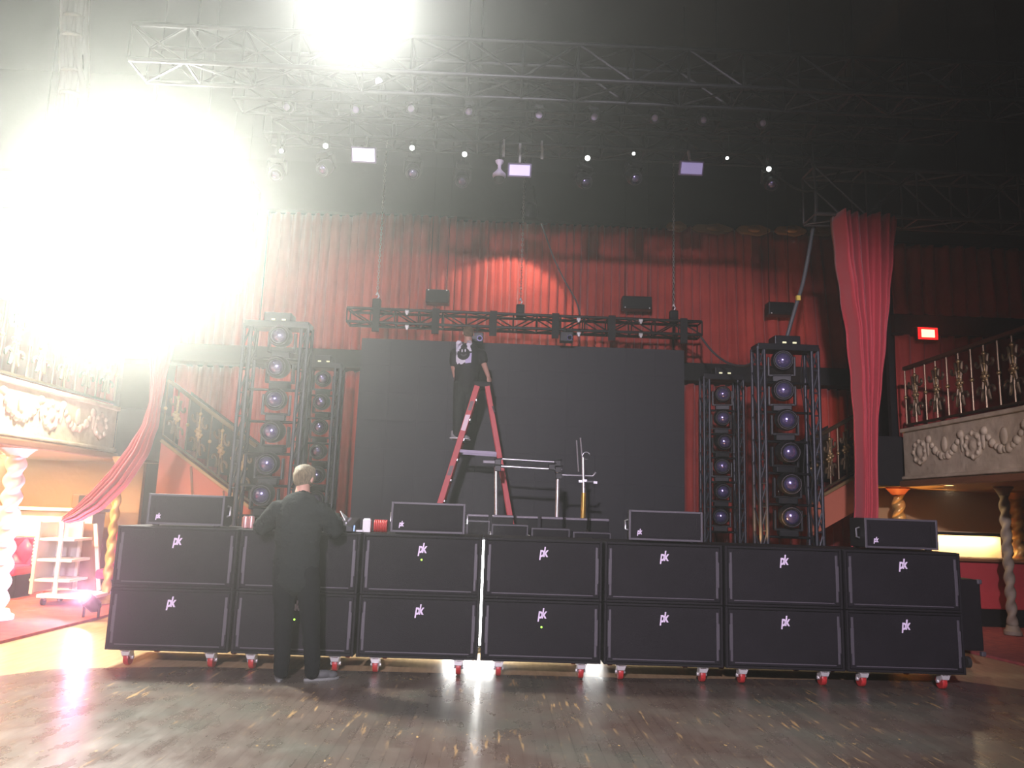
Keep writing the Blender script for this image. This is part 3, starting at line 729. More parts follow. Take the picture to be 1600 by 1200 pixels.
hm = MB(); R = Matrix.Rotation(-.35, 3, 'Z') @ Matrix.Rotation(-.30, 3, 'X')
hm.ball(hc+R @ Vector((0, -.035, .11))*.235, .235*.46, 20, (.90, 1.05, 1.0), R); hm.ball(hc+R @ Vector((0, -.16, -.02))*.235, .235*.34, 18, (1.0, .85, 1.10), R); hm.ball(hc+R @ Vector((-.05, .16, .42))*.235, .235*.22, 14, (1.5, 1.1, .7), R); hm.ball(hc+R @ Vector((-.24, -.05, .34))*.235, .235*.18, 14, (1, 1.3, .8), R)
remeshed(hm, 'hair', M_hair, t, .008, 2, .010)
cl = MB()
limb(cl, [(X, Yp, zhip-.10), (X, Yp, zhip+.02), (X, Yp, zhip+.18), (X, Yp-.02, zsh-.25), (X, Yp-.015, zsh-.07), (X, Yp+.015, zsh+.035)], [.192, .198, .188, .205, .198, .105], .66)
for i in (0, 1):
    s = (-1, 1)[i]; limb(cl, [(X+s*.05, Yp, zsh-.03), sh[i], (Vector(sh[i])+el[i])/2+Vector((s*.01, 0, 0)), el[i], (el[i]+wr[i])/2, wr[i]-(wr[i]-el[i]).normalized()*.03], [.09, .088, .080, .074, .064, .048])
cl.lathe([(.075, -.02), (.08, 0), (.075, .02)], (X, Yp+.03, zsh+.055), 18)
cl.lathe([(.175, -.03), (.185, -.02), (.185, .03), (.175, .04)], (X, Yp, zhip-.10), 24, Matrix.Diagonal((1, .68, 1)))
remeshed(cl, 'sweatshirt', M_sweat, t, .011, 3, .020)
cl = MB(); limb(cl, [(X, Yp, zhip+.06), (X, Yp, zhip-.06)], [.18, .185], .68)
for i in (0, 1):
    s = (-1, 1)[i]; hip = Vector((X+s*.095, Yp, zhip-.05)); an = feet[i]+Vector((0, -.03, .075)); kn = (hip+an)/2+Vector((0, .02, .02))
    limb(cl, [hip, kn, an+Vector((0, 0, .06)), an], [.108, .084, .066, .060])
remeshed(cl, 'trousers', M_pants, t, .011, 4, .010)
shoe(t, feet[0]+Vector((0, -.08, 0)), feet[0]+Vector((-.06, .19, 0)), mat('dark_grey_shoe', (.09, .095, .095), .7), mat('grey_sole', (.2, .21, .2), .7)); shoe(t, feet[1]+Vector((-.06, -.04, 0)), feet[1]+Vector((.20, .10, 0)), mat('dark_grey_shoe', (.09, .09, .09), .7), mat('grey_sole', (.2, .2, .2), .7))

# the person on the ladder, seen from behind
Yl = 11.52
fz = SZ+.30*round((P(728, 681, Yl).z-.03-SZ)/.30)+.015
Xl = P(729, 600, Yl).x; zh = P(729, 520, Yl).z; zsh = P(729, 546, Yl).z-.02; zhip = fz+.86
t = thing('person', 'person in black T-shirt with white back print standing on the red ladder', 'person', (Xl, Yl, fz))
body = MB(); hc = Vector((Xl-.01, Yl+.04, zh)); q = head_mesh(body, hc, .225, .25, -.1)
limb(body, [(Xl, Yl, zsh), (Xl-.005, Yl+.02, zh-.08)], [.07, .06])
limb(body, [(Xl, Yl, zhip-.02), (Xl, Yl, zhip+.16), (Xl, Yl, zsh-.22), (Xl, Yl, zsh-.05)], [.16, .15, .165, .13], .62)
sh = [Vector((Xl-.19, Yl, zsh-.06)), Vector((Xl+.20, Yl, zsh-.05))]
el = [P(709, 572, Yl), P(755, 566, Yl)]; wr = [P(711, 588, Yl+.05), P(763, 588, Yl-.06)]
for i in (0, 1):
    s = (-1, 1)[i]; limb(body, [(Xl+s*.06, Yl, zsh-.03), sh[i], el[i], wr[i]], [.065, .060, .048, .032])
hand(body, wr[0], (.02, .15, -1), (1, .2, 0), .18, .4, 1); hand(body, wr[1], (.15, .1, -.9), (-.4, .6, -.3), .18, .55, -1)
fx = [P(720, 679, Yl).x, P(736, 680, Yl).x]
ank = [Vector((rail_x(-1, fz)-.06, Yl-.10, fz+.09)), Vector((rail_x(-1, fz)-.04, Yl+.10, fz+.09))]
for i in (0, 1):
    s = (-1, 1)[i]; hip = Vector((Xl+s*.085, Yl, zhip)); kn = (hip+ank[i])/2+Vector((-.01, 0, .03))
    limb(body, [hip, kn, ank[i]], [.09, .06, .04])
b = sub(remeshed(body, 'body', M_skin, t, .0085, 5)); face_bits(b, q, .225)
hm = MB(); R = Matrix.Rotation(.25, 3, 'Z') @ Matrix.Rotation(-.1, 3, 'X')
hm.ball(hc+R @ Vector((0, -.04, .12))*.225, .225*.41, 20, (.94, 1.05, .95), R); hm.ball(hc+R @ Vector((0, -.17, -.05))*.225, .225*.31, 18, (1.02, .8, 1.05), R)
remeshed(hm, 'hair', M_hair2, t, .009, 3, .004)
cl = MB(); limb(cl, [(Xl, Yl, zhip-.02), (Xl, Yl, zhip+.12), (Xl, Yl, zsh-.22), (Xl, Yl, zsh-.06), (Xl, Yl+.01, zsh+.02)], [.195, .19, .205, .19, .085], .66)
for i in (0, 1): s = (-1, 1)[i]; limb(cl, [(Xl+s*.05, Yl, zsh-.04), sh[i], sh[i]+(el[i]-sh[i])*.72], [.085, .084, .078])
shirt = sub(remeshed(cl, 'shirt', M_black, t, .010, 4, .006))
# white patch with a round dark face printed on the back, laid on the cloth
dg = bpy.context.evaluated_depsgraph_get()
from mathutils.bvhtree import BVHTree
bv = BVHTree.FromPolygons([v.co+Vector(t['_o']) for v in shirt.data.vertices], [tuple(p.vertices) for p in shirt.data.polygons])
pc = P(725, 553, Yl)
def onback(u, v, lift):
    o = Vector((pc.x+u, Yl-1, pc.z+v)); h = bv.ray_cast(o, Vector((0, 1, 0)))[0]
    return (h if h is not None else Vector((pc.x+u, Yl-.12, pc.z+v)))-Vector((0, lift, 0))
def decal(name, outline, lift, m, hole=None):
    mb = MB(); n = len(outline); cx = sum(p[0] for p in outline)/n; cz = sum(p[1] for p in outline)/n
    vs = [onback(cx, cz, lift)]; K = 5
    for k in range(1, K+1):
        for (u, v) in outline: vs.append(onback(cx+(u-cx)*k/K, cz+(v-cz)*k/K, lift))
    fs = [(0, 1+i, 1+(i+1) % n) for i in range(n)]
    for k in range(K-1):
        for i in range(n): a = 1+k*n; fs.append((a+i, a+n+i, a+n+(i+1) % n, a+(i+1) % n))
    mb.add(vs, fs); return mb.build(name, m, shirt, solid=.002)
M_print = mat('white_print', (.82, .80, .88), .6)
def blob(cx, cz, a, b, n=18, ph=0, w=.12): return [(cx+a*math.cos(2*math.pi*k/n)*(1+w*math.sin(3*2*math.pi*k/n+ph)), cz+b*math.sin(2*math.pi*k/n)*(1+w*math.cos(2*2*math.pi*k/n+ph))) for k in range(n)]
decal('print', [(-.118, .02), (-.122, .15), (-.10, .178), (-.045, .172), (-.028, .14), (-.03, .02)], .004, M_print)
decal('print', [(.034, .02), (.034, .14), (.05, .18), (.105, .185), (.122, .16), (.118, .02)], .004, M_print)
decal('print', [(-.118, .03), (.03, .03), (.03, -.15), (-.02, -.185), (-.09, -.18), (-.112, -.13)], .003, M_print)
decal('print', [(.035, -.03), (.122, .0), (.118, -.155), (.03, -.17)], .004, mat('violet_white_print', (.60, .52, .78), .6))
decal('print', blob(-.003, -.02, .098, .098, 24, 0, 0), .008, M_black)
decal('print', blob(-.026, .025, .010, .026, 10, 0, 0), .012, M_print); decal('print', blob(.022, .028, .010, .026, 10, 0, 0), .012, M_print)
decal('print', [(.052*math.cos(a), -.012+.052*math.sin(a)) for a in [math.radians(200+14*k) for k in range(11)]]+[(.044*math.cos(a), -.006+.044*math.sin(a)) for a in [math.radians(340-14*k) for k in range(11)]], .012, M_rim)
cl = MB(); limb(cl, [(Xl, Yl, zhip+.06), (Xl, Yl, zhip-.05)], [.17, .175], .70)
for i in (0, 1):
    s = (-1, 1)[i]; hip = Vector((Xl+s*.085, Yl, zhip-.03)); kn = (hip+ank[i])/2+Vector((-.01, 0, .03)); limb(cl, [hip, kn, ank[i]+Vector((0, 0, .0))], [.115, .085, .07])
remeshed(cl, 'trousers', mat('dark_olive_trousers', (.022, .026, .022), .85), t, .011, 4, .008)
for i in (0, 1): shoe(t, ank[i]+Vector((-.10, 0, -.09)), ank[i]+Vector((.17, .02, -.09)))

# ------------------------------------------------------------------ gear on the subwoofer tops around the technician
t = thing('mixing_console', 'black mixing console on the subwoofers under the hands of the man', 'mixer', (-1.72, 7.55, ZT))
mb = MB(); mb.prism([(-2.16, 7.33, ZT), (-2.16, 7.33, ZT+.06), (-2.16, 7.72, ZT+.13), (-2.16, 7.72, ZT)], (.88, 0, 0)); mb.build('body', M_blackmetal, t, bevel=.01)
for k in range(16):
    MB().box((-2.08+.048*k, 7.40+.03*((k*7) % 4)/4, ZT+.082), (.012, .022, .016)).build('fader', M_alu, t)
mb = MB()
for k in range(16):
    for j in range(3): MB().lathe([(.009, 0), (.009, .016), (.006, .018)], (-2.08+.048*k, 7.52+.05*j, ZT+.092+.009*j), 8).build('knob', M_lid, t)
p = P(550, 818, 7.55)
t = thing('laptop', 'thin silver laptop with tilted lid right of the man on the subwoofers', 'laptop', (p.x, 7.5, ZT))
MB().box((p.x, 7.50, ZT+.012), (.27, .2, .022)).build('base', M_alu, t, bevel=.004)
MB().bar((p.x-.02, 7.61, ZT+.03), (p.x-.11, 7.68, ZT+.16), .008, .18, up=(0, 1, 0)).build('lid', M_white, t, bevel=.002)
p = P(548, 820, 7.38)
t = thing('phone', 'small device with blue lit screen beside the laptop', 'phone', (p.x, 7.36, ZT))
MB().box((p.x, 7.37, ZT+.035), (.10, .012, .07), Matrix.Rotation(-.4, 3, 'X')).build('case', M_lensrim, t, bevel=.004)
MB().box((p.x, 7.362, ZT+.036), (.085, .006, .056), Matrix.Rotation(-.4, 3, 'X')).build('screen', mat('blue_lit_screen', (.05, .05, .1), .3, emit=(.35, .5, 1), es=1.6, sample=False), t)
p = P(574, 818, 7.45)
t = thing('paper_cup', 'white carton right of the laptop on the subwoofers', 'carton', (p.x, 7.45, ZT))
t.name = 'carton'; MB().box((p.x, 7.45, ZT+.06), (.075, .08, .12)).build('box', M_white, t, bevel=.006); MB().box((p.x, 7.45, ZT+.125), (.06, .065, .012)).build('lid', M_alu, t)
p = P(595, 822, 7.45); mb = MB()
for k in range(7):
    x = p.x-.055+.018*k; mb.tube([Vector((x, 7.47+.052*math.cos(a), ZT+.062+.052*math.sin(a))) for a in [2*math.pi*j/16 for j in range(16)]], .0095, 6, True)
tag(mb.build('cable_coil', mat('red_cable', (.5, .03, .03), .45), None, smooth=True), 'red coiled cable left of the centre speaker on the subwoofers', 'cable')
for k, px in enumerate((384, 393)):
    p = P(px, 815, 7.42)
    o = thing('drink_can', '%s pinkish drink can left of the man on the subwoofers' % ('left', 'right')[k], 'can', (p.x, 7.42, ZT), group='drink cans on the subwoofers')
    MB().lathe([(.020, 0), (.027, .008), (.027, .10), (.022, .115)], (p.x, 7.42, ZT), 16).build('can_body', mat('pink_can', (.7, .38, .36), .3, .5), o, smooth=40); MB().lathe([(.021, .114), (.019, .117), (.003, .116)], (p.x, 7.42, ZT), 14).build('lid', M_alu, o)

# ------------------------------------------------------------------ curtains
def curtain(name, label, x0, x1, z0, z1, Y, pitch, amp, m=M_red, slant=0, group=None, seed=1, rod=True, bow=0):
    rng = random.Random(seed); n = max(3, round((x1-x0)/pitch)); ph = [rng.uniform(-.6, .6) for _ in range(n+3)]; am = [rng.uniform(.55, 1.25) for _ in range(n+3)]
    def fn(u, v):
        k = u*n; i = int(k); f = k-i
        p = ph[i]*(1-f)+ph[i+1]*f; a = am[i]*(1-f)+am[i+1]*f
        y = amp*a*math.sin(2*math.pi*k+p+.5*math.sin(3*v+i*.7))*(.75+.25*(1-v))
        y += amp*.3*math.sin(4*math.pi*k+2*p)
        x = x0+(x1-x0)*u+slant*(1-v)*(.3+.7*u)+amp*.35*math.cos(2*math.pi*k+p)
        z = z0+(z1-z0)*v+.02*math.sin(2*math.pi*k)*(1-v)
        if bow: x += bow*math.sin(math.pi*v)*(u-.5)
        return (x, Y+y, z)
    t = thing(name, label, 'curtain', ((x0+x1)/2, Y, z0), group=group)
    MB().grid(fn, n*9, 14).build('cloth', m, t, smooth=True, solid=.008)
    if rod: MB().tube([(x0-.03, Y, z1+.012), (x1+.03, Y, z1+.012)], .03, 8).build('rod', M_black, t)
    return t
CY = 14.5
cx = [P(x, 470, CY).x for x in (175, 408, 552, 706, 892, 1048, 1168, 1338)]
hz = P(1150, 574, CY).z; tz = P(900, 352, CY).z
names = ['blown bright behind the left ornate stair', 'behind the nearer tower left of the screen', 'above the top left corner of the screen', 'lit brightest by the work lamp above the screen centre',
         'right of the brightest curtain above the screen', 'above the top right corner of the screen', 'behind the right towers with slanting folds']
for i in range(7):
    curtain('curtain', 'red stage curtain panel %s' % names[i], cx[i], cx[i+1]+.02, hz, tz, CY-(.16 if i in (0, 2, 5) else 0)+.001*i, (.17, .19, .17, .16, .15, .18, .24)[i], (.06, .07, .06, .055, .06, .06, .09)[i], slant=(0, 0, 0, 0, 0, .05, .22)[i], group='upper red curtains', seed=i+3)
t = thing('pelmet_beam', 'dark horizontal beam between the upper and lower red curtains', 'beam', (.45, 14.25, hz-.3))
MB().box(((cx[0]+cx[-1])/2, 14.40, hz-.18), (cx[-1]-cx[0]+.3, .5, .34)).build('beam', M_darkwall, t, bevel=.01)
lows = [(P(265, 640, CY).x, P(400, 640, CY).x, 'behind the left ornate stair railing'), (P(400, 640, CY).x, P(565, 640, CY).x, 'behind the left light towers'), (P(1066, 640, CY).x, P(1180, 640, CY).x, 'behind the right light towers'), (P(1180, 640, CY).x, P(1340, 640, CY).x, 'behind the right ornate stair railing')]
for i, (a, b, w) in enumerate(lows): curtain('curtain', 'lower red curtain hanging %s' % w, a, b, SZ+.02 if i in (1, 2) else SZ+.02, hz-.36, CY+.01, .20, .07, group='lower red curtains', seed=30+i)
M_wine = mat('dark_wine_velvet', (.16, .022, .017), .85, sheen=.2)
# side curtains on the back walls of the balconies
for s, w in ((1, 'right'), (-1, 'left')):
    x0, x1 = (P(1392, 430, 12.6).x, 10.0) if s > 0 else (-9.2, P(196, 430, 12.6).x)
    zt_, zm, zb_ = P(1450, 384, 12.6).z, P(1450, 492, 12.6).z, P(1450, 525, 12.6).z
    curtain('curtain', 'upper red curtain on the back wall of the %s balcony' % w, x0, x1, zm, zt_, 12.6, .25, .07, group='balcony curtains', seed=50+s)
    curtain('curtain', 'lower red curtain on the back wall of the %s balcony' % w, x0, x1, 2.9, zb_, 12.6, .25, .07, group='balcony curtains', seed=60+s)
    MB_ = MB().box(((x0+x1)/2, 12.6, (zm+zb_)/2), (x1-x0, .12, zm-zb_-.04)); tag(MB_.build('pelmet', M_darkwall), 'dark pelmet board between the curtains of the %s balcony' % w, 'pelmet')
    struct('wall_balcony_'+w, MB().box(((x0+x1)/2, 12.85, 5.6), (x1-x0, .1, 6.6)), M_darkwall)

def sash(label, path, folds, Y, thick):
    """gathered cloth: path of (px, py, half width)"""
    pts = [(P(a, b, Y), h) for a, b, h in path]
    def fn(u, v):
        k = v*(len(pts)-1); i = min(int(k), len(pts)-2); f = k-i; f2 = f*f*(3-2*f)
        c = pts[i][0].lerp(pts[i+1][0], f); h = pts[i][1]*(1-f2)+pts[i+1][1]*f2
        d = (pts[i+1][0]-pts[i][0]).normalized(); d0 = (pts[max(i-1, 0)+1][0]-pts[max(i-1, 0)][0]).normalized(); d1 = (pts[min(i+2, len(pts)-1)][0]-pts[min(i+1, len(pts)-2)][0]).normalized()
        d = (d0*(1-f)*.5+d+d1*f*.5).normalized(); n = Vector((-d.z, 0, d.x))
        w = 2*u-1; y = thick*(.35+.65*(h/.4)**.3)*(math.sin(folds*math.pi*u*2+1.3*math.sin(2*v)+1.6*math.sin(7*u))+.7*math.sin(folds*3.7*u+v)+.45*math.sin(folds*9.1*u+2.2*v+1))
        y += .10*(1-h/.45)*math.cos(w*1.5)*-1
        return c-n*w*h+Vector((0, y, 0))
    t = thing('drape', label, 'curtain', tuple(pts[-1][0]))
    MB().grid(fn, folds*10, (len(pts)-1)*6).build('cloth', M_redpink, t, smooth=True, solid=.008)
    return t
d = sash('long crimson drape gathered to a point, hanging from the truss on the right', [(1355, 336, .42), (1356, 400, .37), (1357, 460, .30), (1358, 530, .225), (1357, 600, .165), (1355, 660, .115), (1355, 720, .105), (1356, 790, .115), (1352, 880, .14)], 7, 9.7, .10)
d = sash('crimson drape tied back to the left below the brightest lamp', [(252, 345, .40), (252, 440, .30), (250, 530, .17), (246, 600, .075), (243, 630, .055), (234, 665, .085), (214, 705, .125), (183, 748, .135), (150, 782, .125), (122, 803, .085), (104, 812, .05)], 6, 9.7, .05)

# ------------------------------------------------------------------ ornate ironwork
def railing(name, label, p0, p1, h, nb, end_posts=True):
    p0, p1 = Vector(p0), Vector(p1); L = (p1-p0).length; e = (p1-p0)/nb; up = Vector((0, 0, 1)); side = (p1-p0).cross(up).normalized()
    t = thing(name, label, 'railing', tuple(p0))
    MB().bar(p0+up*h, p1+up*h, .08, .06).build('handrail', M_bronze, t, bevel=.012)
    MB().bar(p0+up*.06, p1+up*.06, .04, .03).build('bottom_rail', M_bronze, t)
    for i in range(nb):
        a = p0+e*i
        def q(u, v): return a+e*u+up*(.07+(h-.10)*v)
        mb = MB()
        mb.tube([q(0, 0), q(0, 1)], .012, 6)
        for sgn in (1, -1):                                  # mirrored S scrolls
            s1 = []
            for k in range(17):
                w = k/16; ang = w*4.6; r = .21*(1-w*.78)
                s1.append(q(.5+sgn*(.26+r*math.cos(ang+2.2)*.9), .74+r*.62*math.sin(ang+2.2)))
            s2 = []
            for k in range(17):
                w = k/16; ang = w*4.6; r = .23*(1-w*.78)
                s2.append(q(.5+sgn*(.25+r*math.cos(-ang-2.0)*.9), .26+r*.62*math.sin(-ang-2.0)))
            mb.tube(s1, .020, 5); mb.tube(s2, .020, 5); mb.tube([s1[0], q(.5+sgn*.05, .5), s2[0]], .016, 5)
        mb.tube([q(.5, 0), q(.5, .30), q(.5, .36)], .014, 6); mb.tube([q(.5, .64), q(.5, 1)], .012, 6)
        mb.build('scroll_panel', mat('aged_gilt_scrollwork', (.15, .105, .058), .38, .6), t, smooth=50)
        mb = MB(); mb.ball(q(.5, .5), .045, 10); mb.tube([q(.5, .34), q(.5, .90)], .014, 6); mb.ball(q(.5, .86), .03, 8); mb.ball(q(.5, .70), .022, 8)
        for k in range(6): b = 2*math.pi*k/6; mb.ball(q(.5, .5)+e.normalized()*.055*math.cos(b)+up*.055*math.sin(b), .026, 7)
        mb.build('gilt_flower', M_gold, t, smooth=True)
        MB().ball(q(0, .5), .030, 8).build('gilt_bead', M_gold, t, smooth=True)
    return t

# ------------------------------------------------------------------ balconies
BX = {-1: -5.55, 1: 6.15}; BZ0, BZ1, BYE = 2.05, 2.80, 11.4
for s, w in ((-1, 'left'), (1, 'right')):
    x = BX[s]; xw = RX0 if s < 0 else RX1; z1 = BZ1 if s < 0 else 2.90; y0 = 3.6
    t = thing('balcony', 'cream plaster balcony front with raised ornaments along the %s side of the hall' % w, 'balcony', (x, (y0+BYE)/2, BZ0))
    MB().box((x+s*.06, (y0+BYE)/2, (BZ0+z1)/2), (.12, BYE-y0, z1-BZ0)).build('fascia', M_plaster, t, bevel=.01)
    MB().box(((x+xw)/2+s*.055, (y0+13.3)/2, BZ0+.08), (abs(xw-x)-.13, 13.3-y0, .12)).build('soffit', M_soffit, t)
    MB().box((x-s*.03, (y0+BYE)/2, BZ0+.03), (.10, BYE-y0+.04, .09)).build('moulding', M_mould, t, bevel=.02)
    MB().box((x-s*.015, (y0+BYE)/2, BZ0+.115), (.06, BYE-y0+.02, .05)).build('moulding', M_plaster, t, bevel=.015)
    MB().box((x-s*.015, (y0+BYE)/2, z1-.03), (.06, BYE-y0+.02, .06)).build('moulding', M_plaster, t, bevel=.015)
    R = Matrix.Rotation(s*-math.pi/2, 3, 'Y'); y = BYE-.45; k = 0
    while y > y0+.3:
        c = Vector((x, y, (BZ0+z1)/2+.05)); mb = MB()
        if k % 2 == 0:
            mb.lathe([(.19, 0), (.18, .03), (.13, .035), (.12, .02), (.07, .03), (.05, .06), (.001, .07)], c, 20, R, lambda a, z: 1+.08*math.cos(8*a))
            for j in range(8): a = 2*math.pi*j/8; mb.ball(c+Vector((-s*.03, .15*math.cos(a), .15*math.sin(a))), .035, 8)
        else:
            for j in range(11): f = j/10-.5; mb.ball(c+Vector((-s*.015, f*.75, .16-.26*(1-4*f*f))), .045 if j % 2 else .06, 8)
            mb.ball(c+Vector((-s*.02, 0, .06)), .07, 10, (.6, 1, 1.6))
            for e in (-1, 1): mb.ball(c+Vector((-s*.02, e*.40, .05)), .04, 8, (.6, 1, 3.2))
        [setattr(v, 'x', x+(v.x-x)*.6) for v in mb.v]; mb.build('ornament', M_plaster, t, smooth=True); y -= .62; k += 1
    railing('iron_railing', 'ornate gilded iron railing on top of the %s balcony' % w, (x+s*.06, BYE-.03, z1), (x+s*.06, y0+.2, z1), .92, 14)
    # dark landing block joining the balcony to the stairs
    xl = P(252, 688, 11.95).x-.01 if s < 0 else P(1338, 744, 11.95).x+.01
    q_ = MB().box(((x+xl)/2, BYE+.62, 2.42), (abs(x-xl), 1.2, .74)); tag(q_.build('stair_landing', M_darkwall, None, bevel=.01), 'dark stair landing at the stage end of the %s balcony' % w, 'landing')
    struct('wall_under_balcony_'+w, MB().box((((x+xw)/2)+s*.2, 13.4, 1.4), (abs(xw-x)-.4, .1, 2.8)), M_tanwall)

# ------------------------------------------------------------------ stairs to the balconies
def stair(w, s, xa, za, xb, zb, full):
    t = thing('staircase', 'orange-sided staircase rising from the stage to the %s balcony' % w, 'staircase', (xb, 12.0, 0))
    n = 8; y0, y1 = 11.95, 12.9
    low = 0 if full else None
    pol = [(xa, y0, za), (xb, y0, zb)] + ([(xb, y0, .02), (xa, y0, .02)] if full else [(xb, y0, zb-.52), (xa, y0, za-.52)])
    MB().prism(pol, (0, .05, 0)).build('side_panel', M_orange, t)
    MB().prism([(xa, y1, za-.4), (xb, y1, zb-.4), (xb, y1, zb+.90), (xa, y1, za+.90)], (0, .04, 0)).build('rear_wall', M_darkwall, t)
    MB().bar((xa, y0-.01, za), (xb, y0-.01, zb), .05, .05).build('trim', M_gold, t, bevel=.01)
    for k in range(n):
        f = (k+.5)/n; x = xa+(xb-xa)*f; z = za+(zb-za)*f-.04
        MB().box((x, (y0+y1)/2+.03, z-.08), (abs(xb-xa)/n+.02, y1-y0-.04, .16)).build('step', M_carpet, t)
    if full:
        for f in (.34, .7): x = xa+(xb-xa)*f; MB().bar((x, y0-.008, za+(zb-za)*f-.05), (x+.16, y0-.008, .9), .03, .02).build('panel_strip', M_mould, t)
    railing('iron_railing', 'ornate gilded iron railing sloping down the %s staircase' % w, (xa, y0+.03, za+.02), (xb, y0+.03, zb+.02), .92, 4 if full else 3)
a, b = P(252, 688, 11.95), P(392, 794, 11.95); stair('left', -1, a.x, a.z, b.x, b.z, True)
a, b = P(1338, 744, 11.95), P(1262, 787, 11.95); stair('right', 1, a.x, a.z, b.x, b.z, False)

# ------------------------------------------------------------------ twisted columns
def column(label, px, ptop, Y, r, m, ztop=None, cap=None, zbase=0.02, x=None):
    xx = P(px, ptop, Y).x if x is None else x; zt_ = ztop if ztop else P(px, ptop, Y).z
    t = thing('twisted_column', label, 'column', (xx, Y, zbase), group='twisted columns')
    h = zt_-zbase; n = 60
    MB().lathe([(r, .12+(h-.24)*k/n) for k in range(n+1)], (xx, Y, zbase), 20, None, lambda a, z: 1+.22*math.cos(2*a-z*2*math.pi/.20)).build('shaft', m, t, smooth=True)
    MB().lathe([(r*1.9, 0), (r*1.9, .05), (r*1.5, .07), (r*1.3, .12)], (xx, Y, zbase), 20).build('base', cap or m, t, smooth=40)
    MB().lathe([(r*1.1, h-.13), (r*1.3, h-.10), (r*1.9, h-.04), (r*2.1, h-.03), (r*2.1, h)], (xx, Y, zbase), 20).build('capital', cap or m, t, smooth=40)
M_paleCol = mat('pale_stone_column', (.30, .25, .18), .6); M_goldcol = mat('gold_painted_column', (.62, .38, .12), .35, .3)
column('pale twisted column under the near part of the left balcony', 30, 690, 9.6, .10, mat('white_column', (.85, .82, .75), .5), ztop=BZ0+.02)
column('gold twisted column under the end of the left balcony', 189, 720, 11.3, .055, M_goldcol, ztop=BZ0+.02)
column('grey twisted column under the right balcony beside the red bar front', 1568, 770, 10.9, .060, M_paleCol, ztop=BZ0+.02, zbase=.03)
column('orange lit twisted column at the right edge behind the grey column', 1586, 770, 12.3, .085, M_goldcol, ztop=BZ0+.02)
column('orange lit twisted column behind the rightmost small speaker', 1403, 772, 12.3, .085, M_goldcol, ztop=BZ0+.02, cap=M_orange)

# ------------------------------------------------------------------ under the left balcony
M_pink = mat('magenta_vinyl', (.66, .06, .22), .3)
def tufted(name, label, x0, x1, z0, z1, Y, m):
    t = thing(name, label, 'bench', ((x0+x1)/2, Y, 0)); nx = max(2, round((x1-x0)/.17)); nz = max(2, round((z1-z0)/.2))
    def fn(u, v):
        a = u*nx; b = v*nz; d1 = abs(math.sin(math.pi*(a+b)/2)); d2 = abs(math.sin(math.pi*(a-b)/2)); return (x0+(x1-x0)*u, Y-.07*(d1*d2)**.5-.03, z0+(z1-z0)*v)
    MB().grid(fn, nx*8, nz*8).build('tufted_back', m, t, smooth=True, solid=.01)
    MB().box(((x0+x1)/2, Y+.05, (z0+z1)/2), (x1-x0, .1, z1-z0)).build('frame', M_mould, t)
    MB().box(((x0+x1)/2, Y-.25, z0-.06), (x1-x0, .5, .14)).build('seat', m, t, bevel=.04)
    MB().box(((x0+x1)/2, Y-.22, (z0-.13)/2+.015), (x1-x0-.04, .40, z0-.13)).build('plinth', M_black, t)
    for x in (x0, x1):
        mb = MB(); n = int((z1-z0)/.05)
        for k in range(n): mb.ball((x, Y-.08, z0+(z1-z0)*(k+.5)/n), .028, 8)
        mb.build('beaded_trim', mat('pale_pink_bead', (.85, .6, .72), .4), t, smooth=True)
    return t
a = P(-60, 860, 11.9); b = P(60, 850, 11.9); tufted('banquette', 'magenta tufted banquette at the left edge behind the white shelving', a.x, b.x, .46, b.z+.1, 11.9, M_pink)
a = P(150, 825, 11.6); b = P(178, 825, 11.6); tufted('banquette', 'narrow magenta tufted banquette end between shelving and subwoofers', a.x+.15, b.x+.3, .46, a.z, 11.9, M_pink)
a, b = P(-90, 798, 12.4), P(146, 798, 12.4)
t = thing('bar_counter', 'white lit bar counter under the left balcony', 'counter', ((a.x+b.x)/2, 12.4, 0))
MB().box(((a.x+b.x)/2, 12.6, b.z/2), (b.x-a.x, .4, b.z-.06)).build('front', M_white, t, bevel=.01); MB().box(((a.x+b.x)/2, 12.58, b.z), (b.x-a.x+.1, .52, .05)).build('top', M_white, t, bevel=.01)
a, b = P(110, 812, 12.5), P(146, 772, 12.5)
t = thing('drinks_fridge', 'small brown cabinet standing on the white bar counter', 'cabinet', ((a.x+b.x)/2, 12.5, a.z))
ct = P(0, 798, 12.4).z; ct = P(146, 798, 12.4).z+.025
MB().box(((a.x+b.x)/2, 12.6, (ct+b.z)/2), (b.x-a.x, .28, b.z-ct)).build('box', M_mould, t, bevel=.02); MB().box(((a.x+b.x)/2+.04, 12.45, (ct+b.z)/2), ((b.x-a.x)*.5, .02, (b.z-ct)*.8)).build('door', M_black, t, bevel=.006)
# white shelving on a dolly
xa, xb = P(68, 900, 11.1).x, P(152, 900, 11.1).x; xm = P(104, 900, 11.1).x; zt_ = P(104, 815, 11.1).z
t = thing('shelving_cart', 'white open shelving on a wheeled dolly under the left balcony', 'shelf', ((xa+xb)/2, 11.1, 0))
MB().box(((xa+xb)/2+.1, 11.1, .15), (xb-xa, .6, .05)).build('dolly_deck', M_white, t, bevel=.006)
for x in (xa+.16, xb+.04):
    for y in (10.88, 11.3):
        c = sub(MB().box((x, y, .11), (.05, .06, .05)).build('caster', M_alu, t)); MB().lathe([(.01, -.018), (.05, -.018), (.05, .018), (.01, .018)], (x, y, .075), 14, Matrix.Rotation(math.pi/2, 3, 'Y')).build('wheel', M_rubber, c, smooth=40)
for x in (xa, xm):
    for y in (10.85, 11.35): MB().box((x, y, (.17+zt_)/2), (.045, .045, zt_-.17)).build('post', M_white, t, bevel=.004)
MB().box((xa-.01, 11.1, (.17+zt_)/2), (.02, .46, zt_-.2)).build('side_panel', M_white, t)
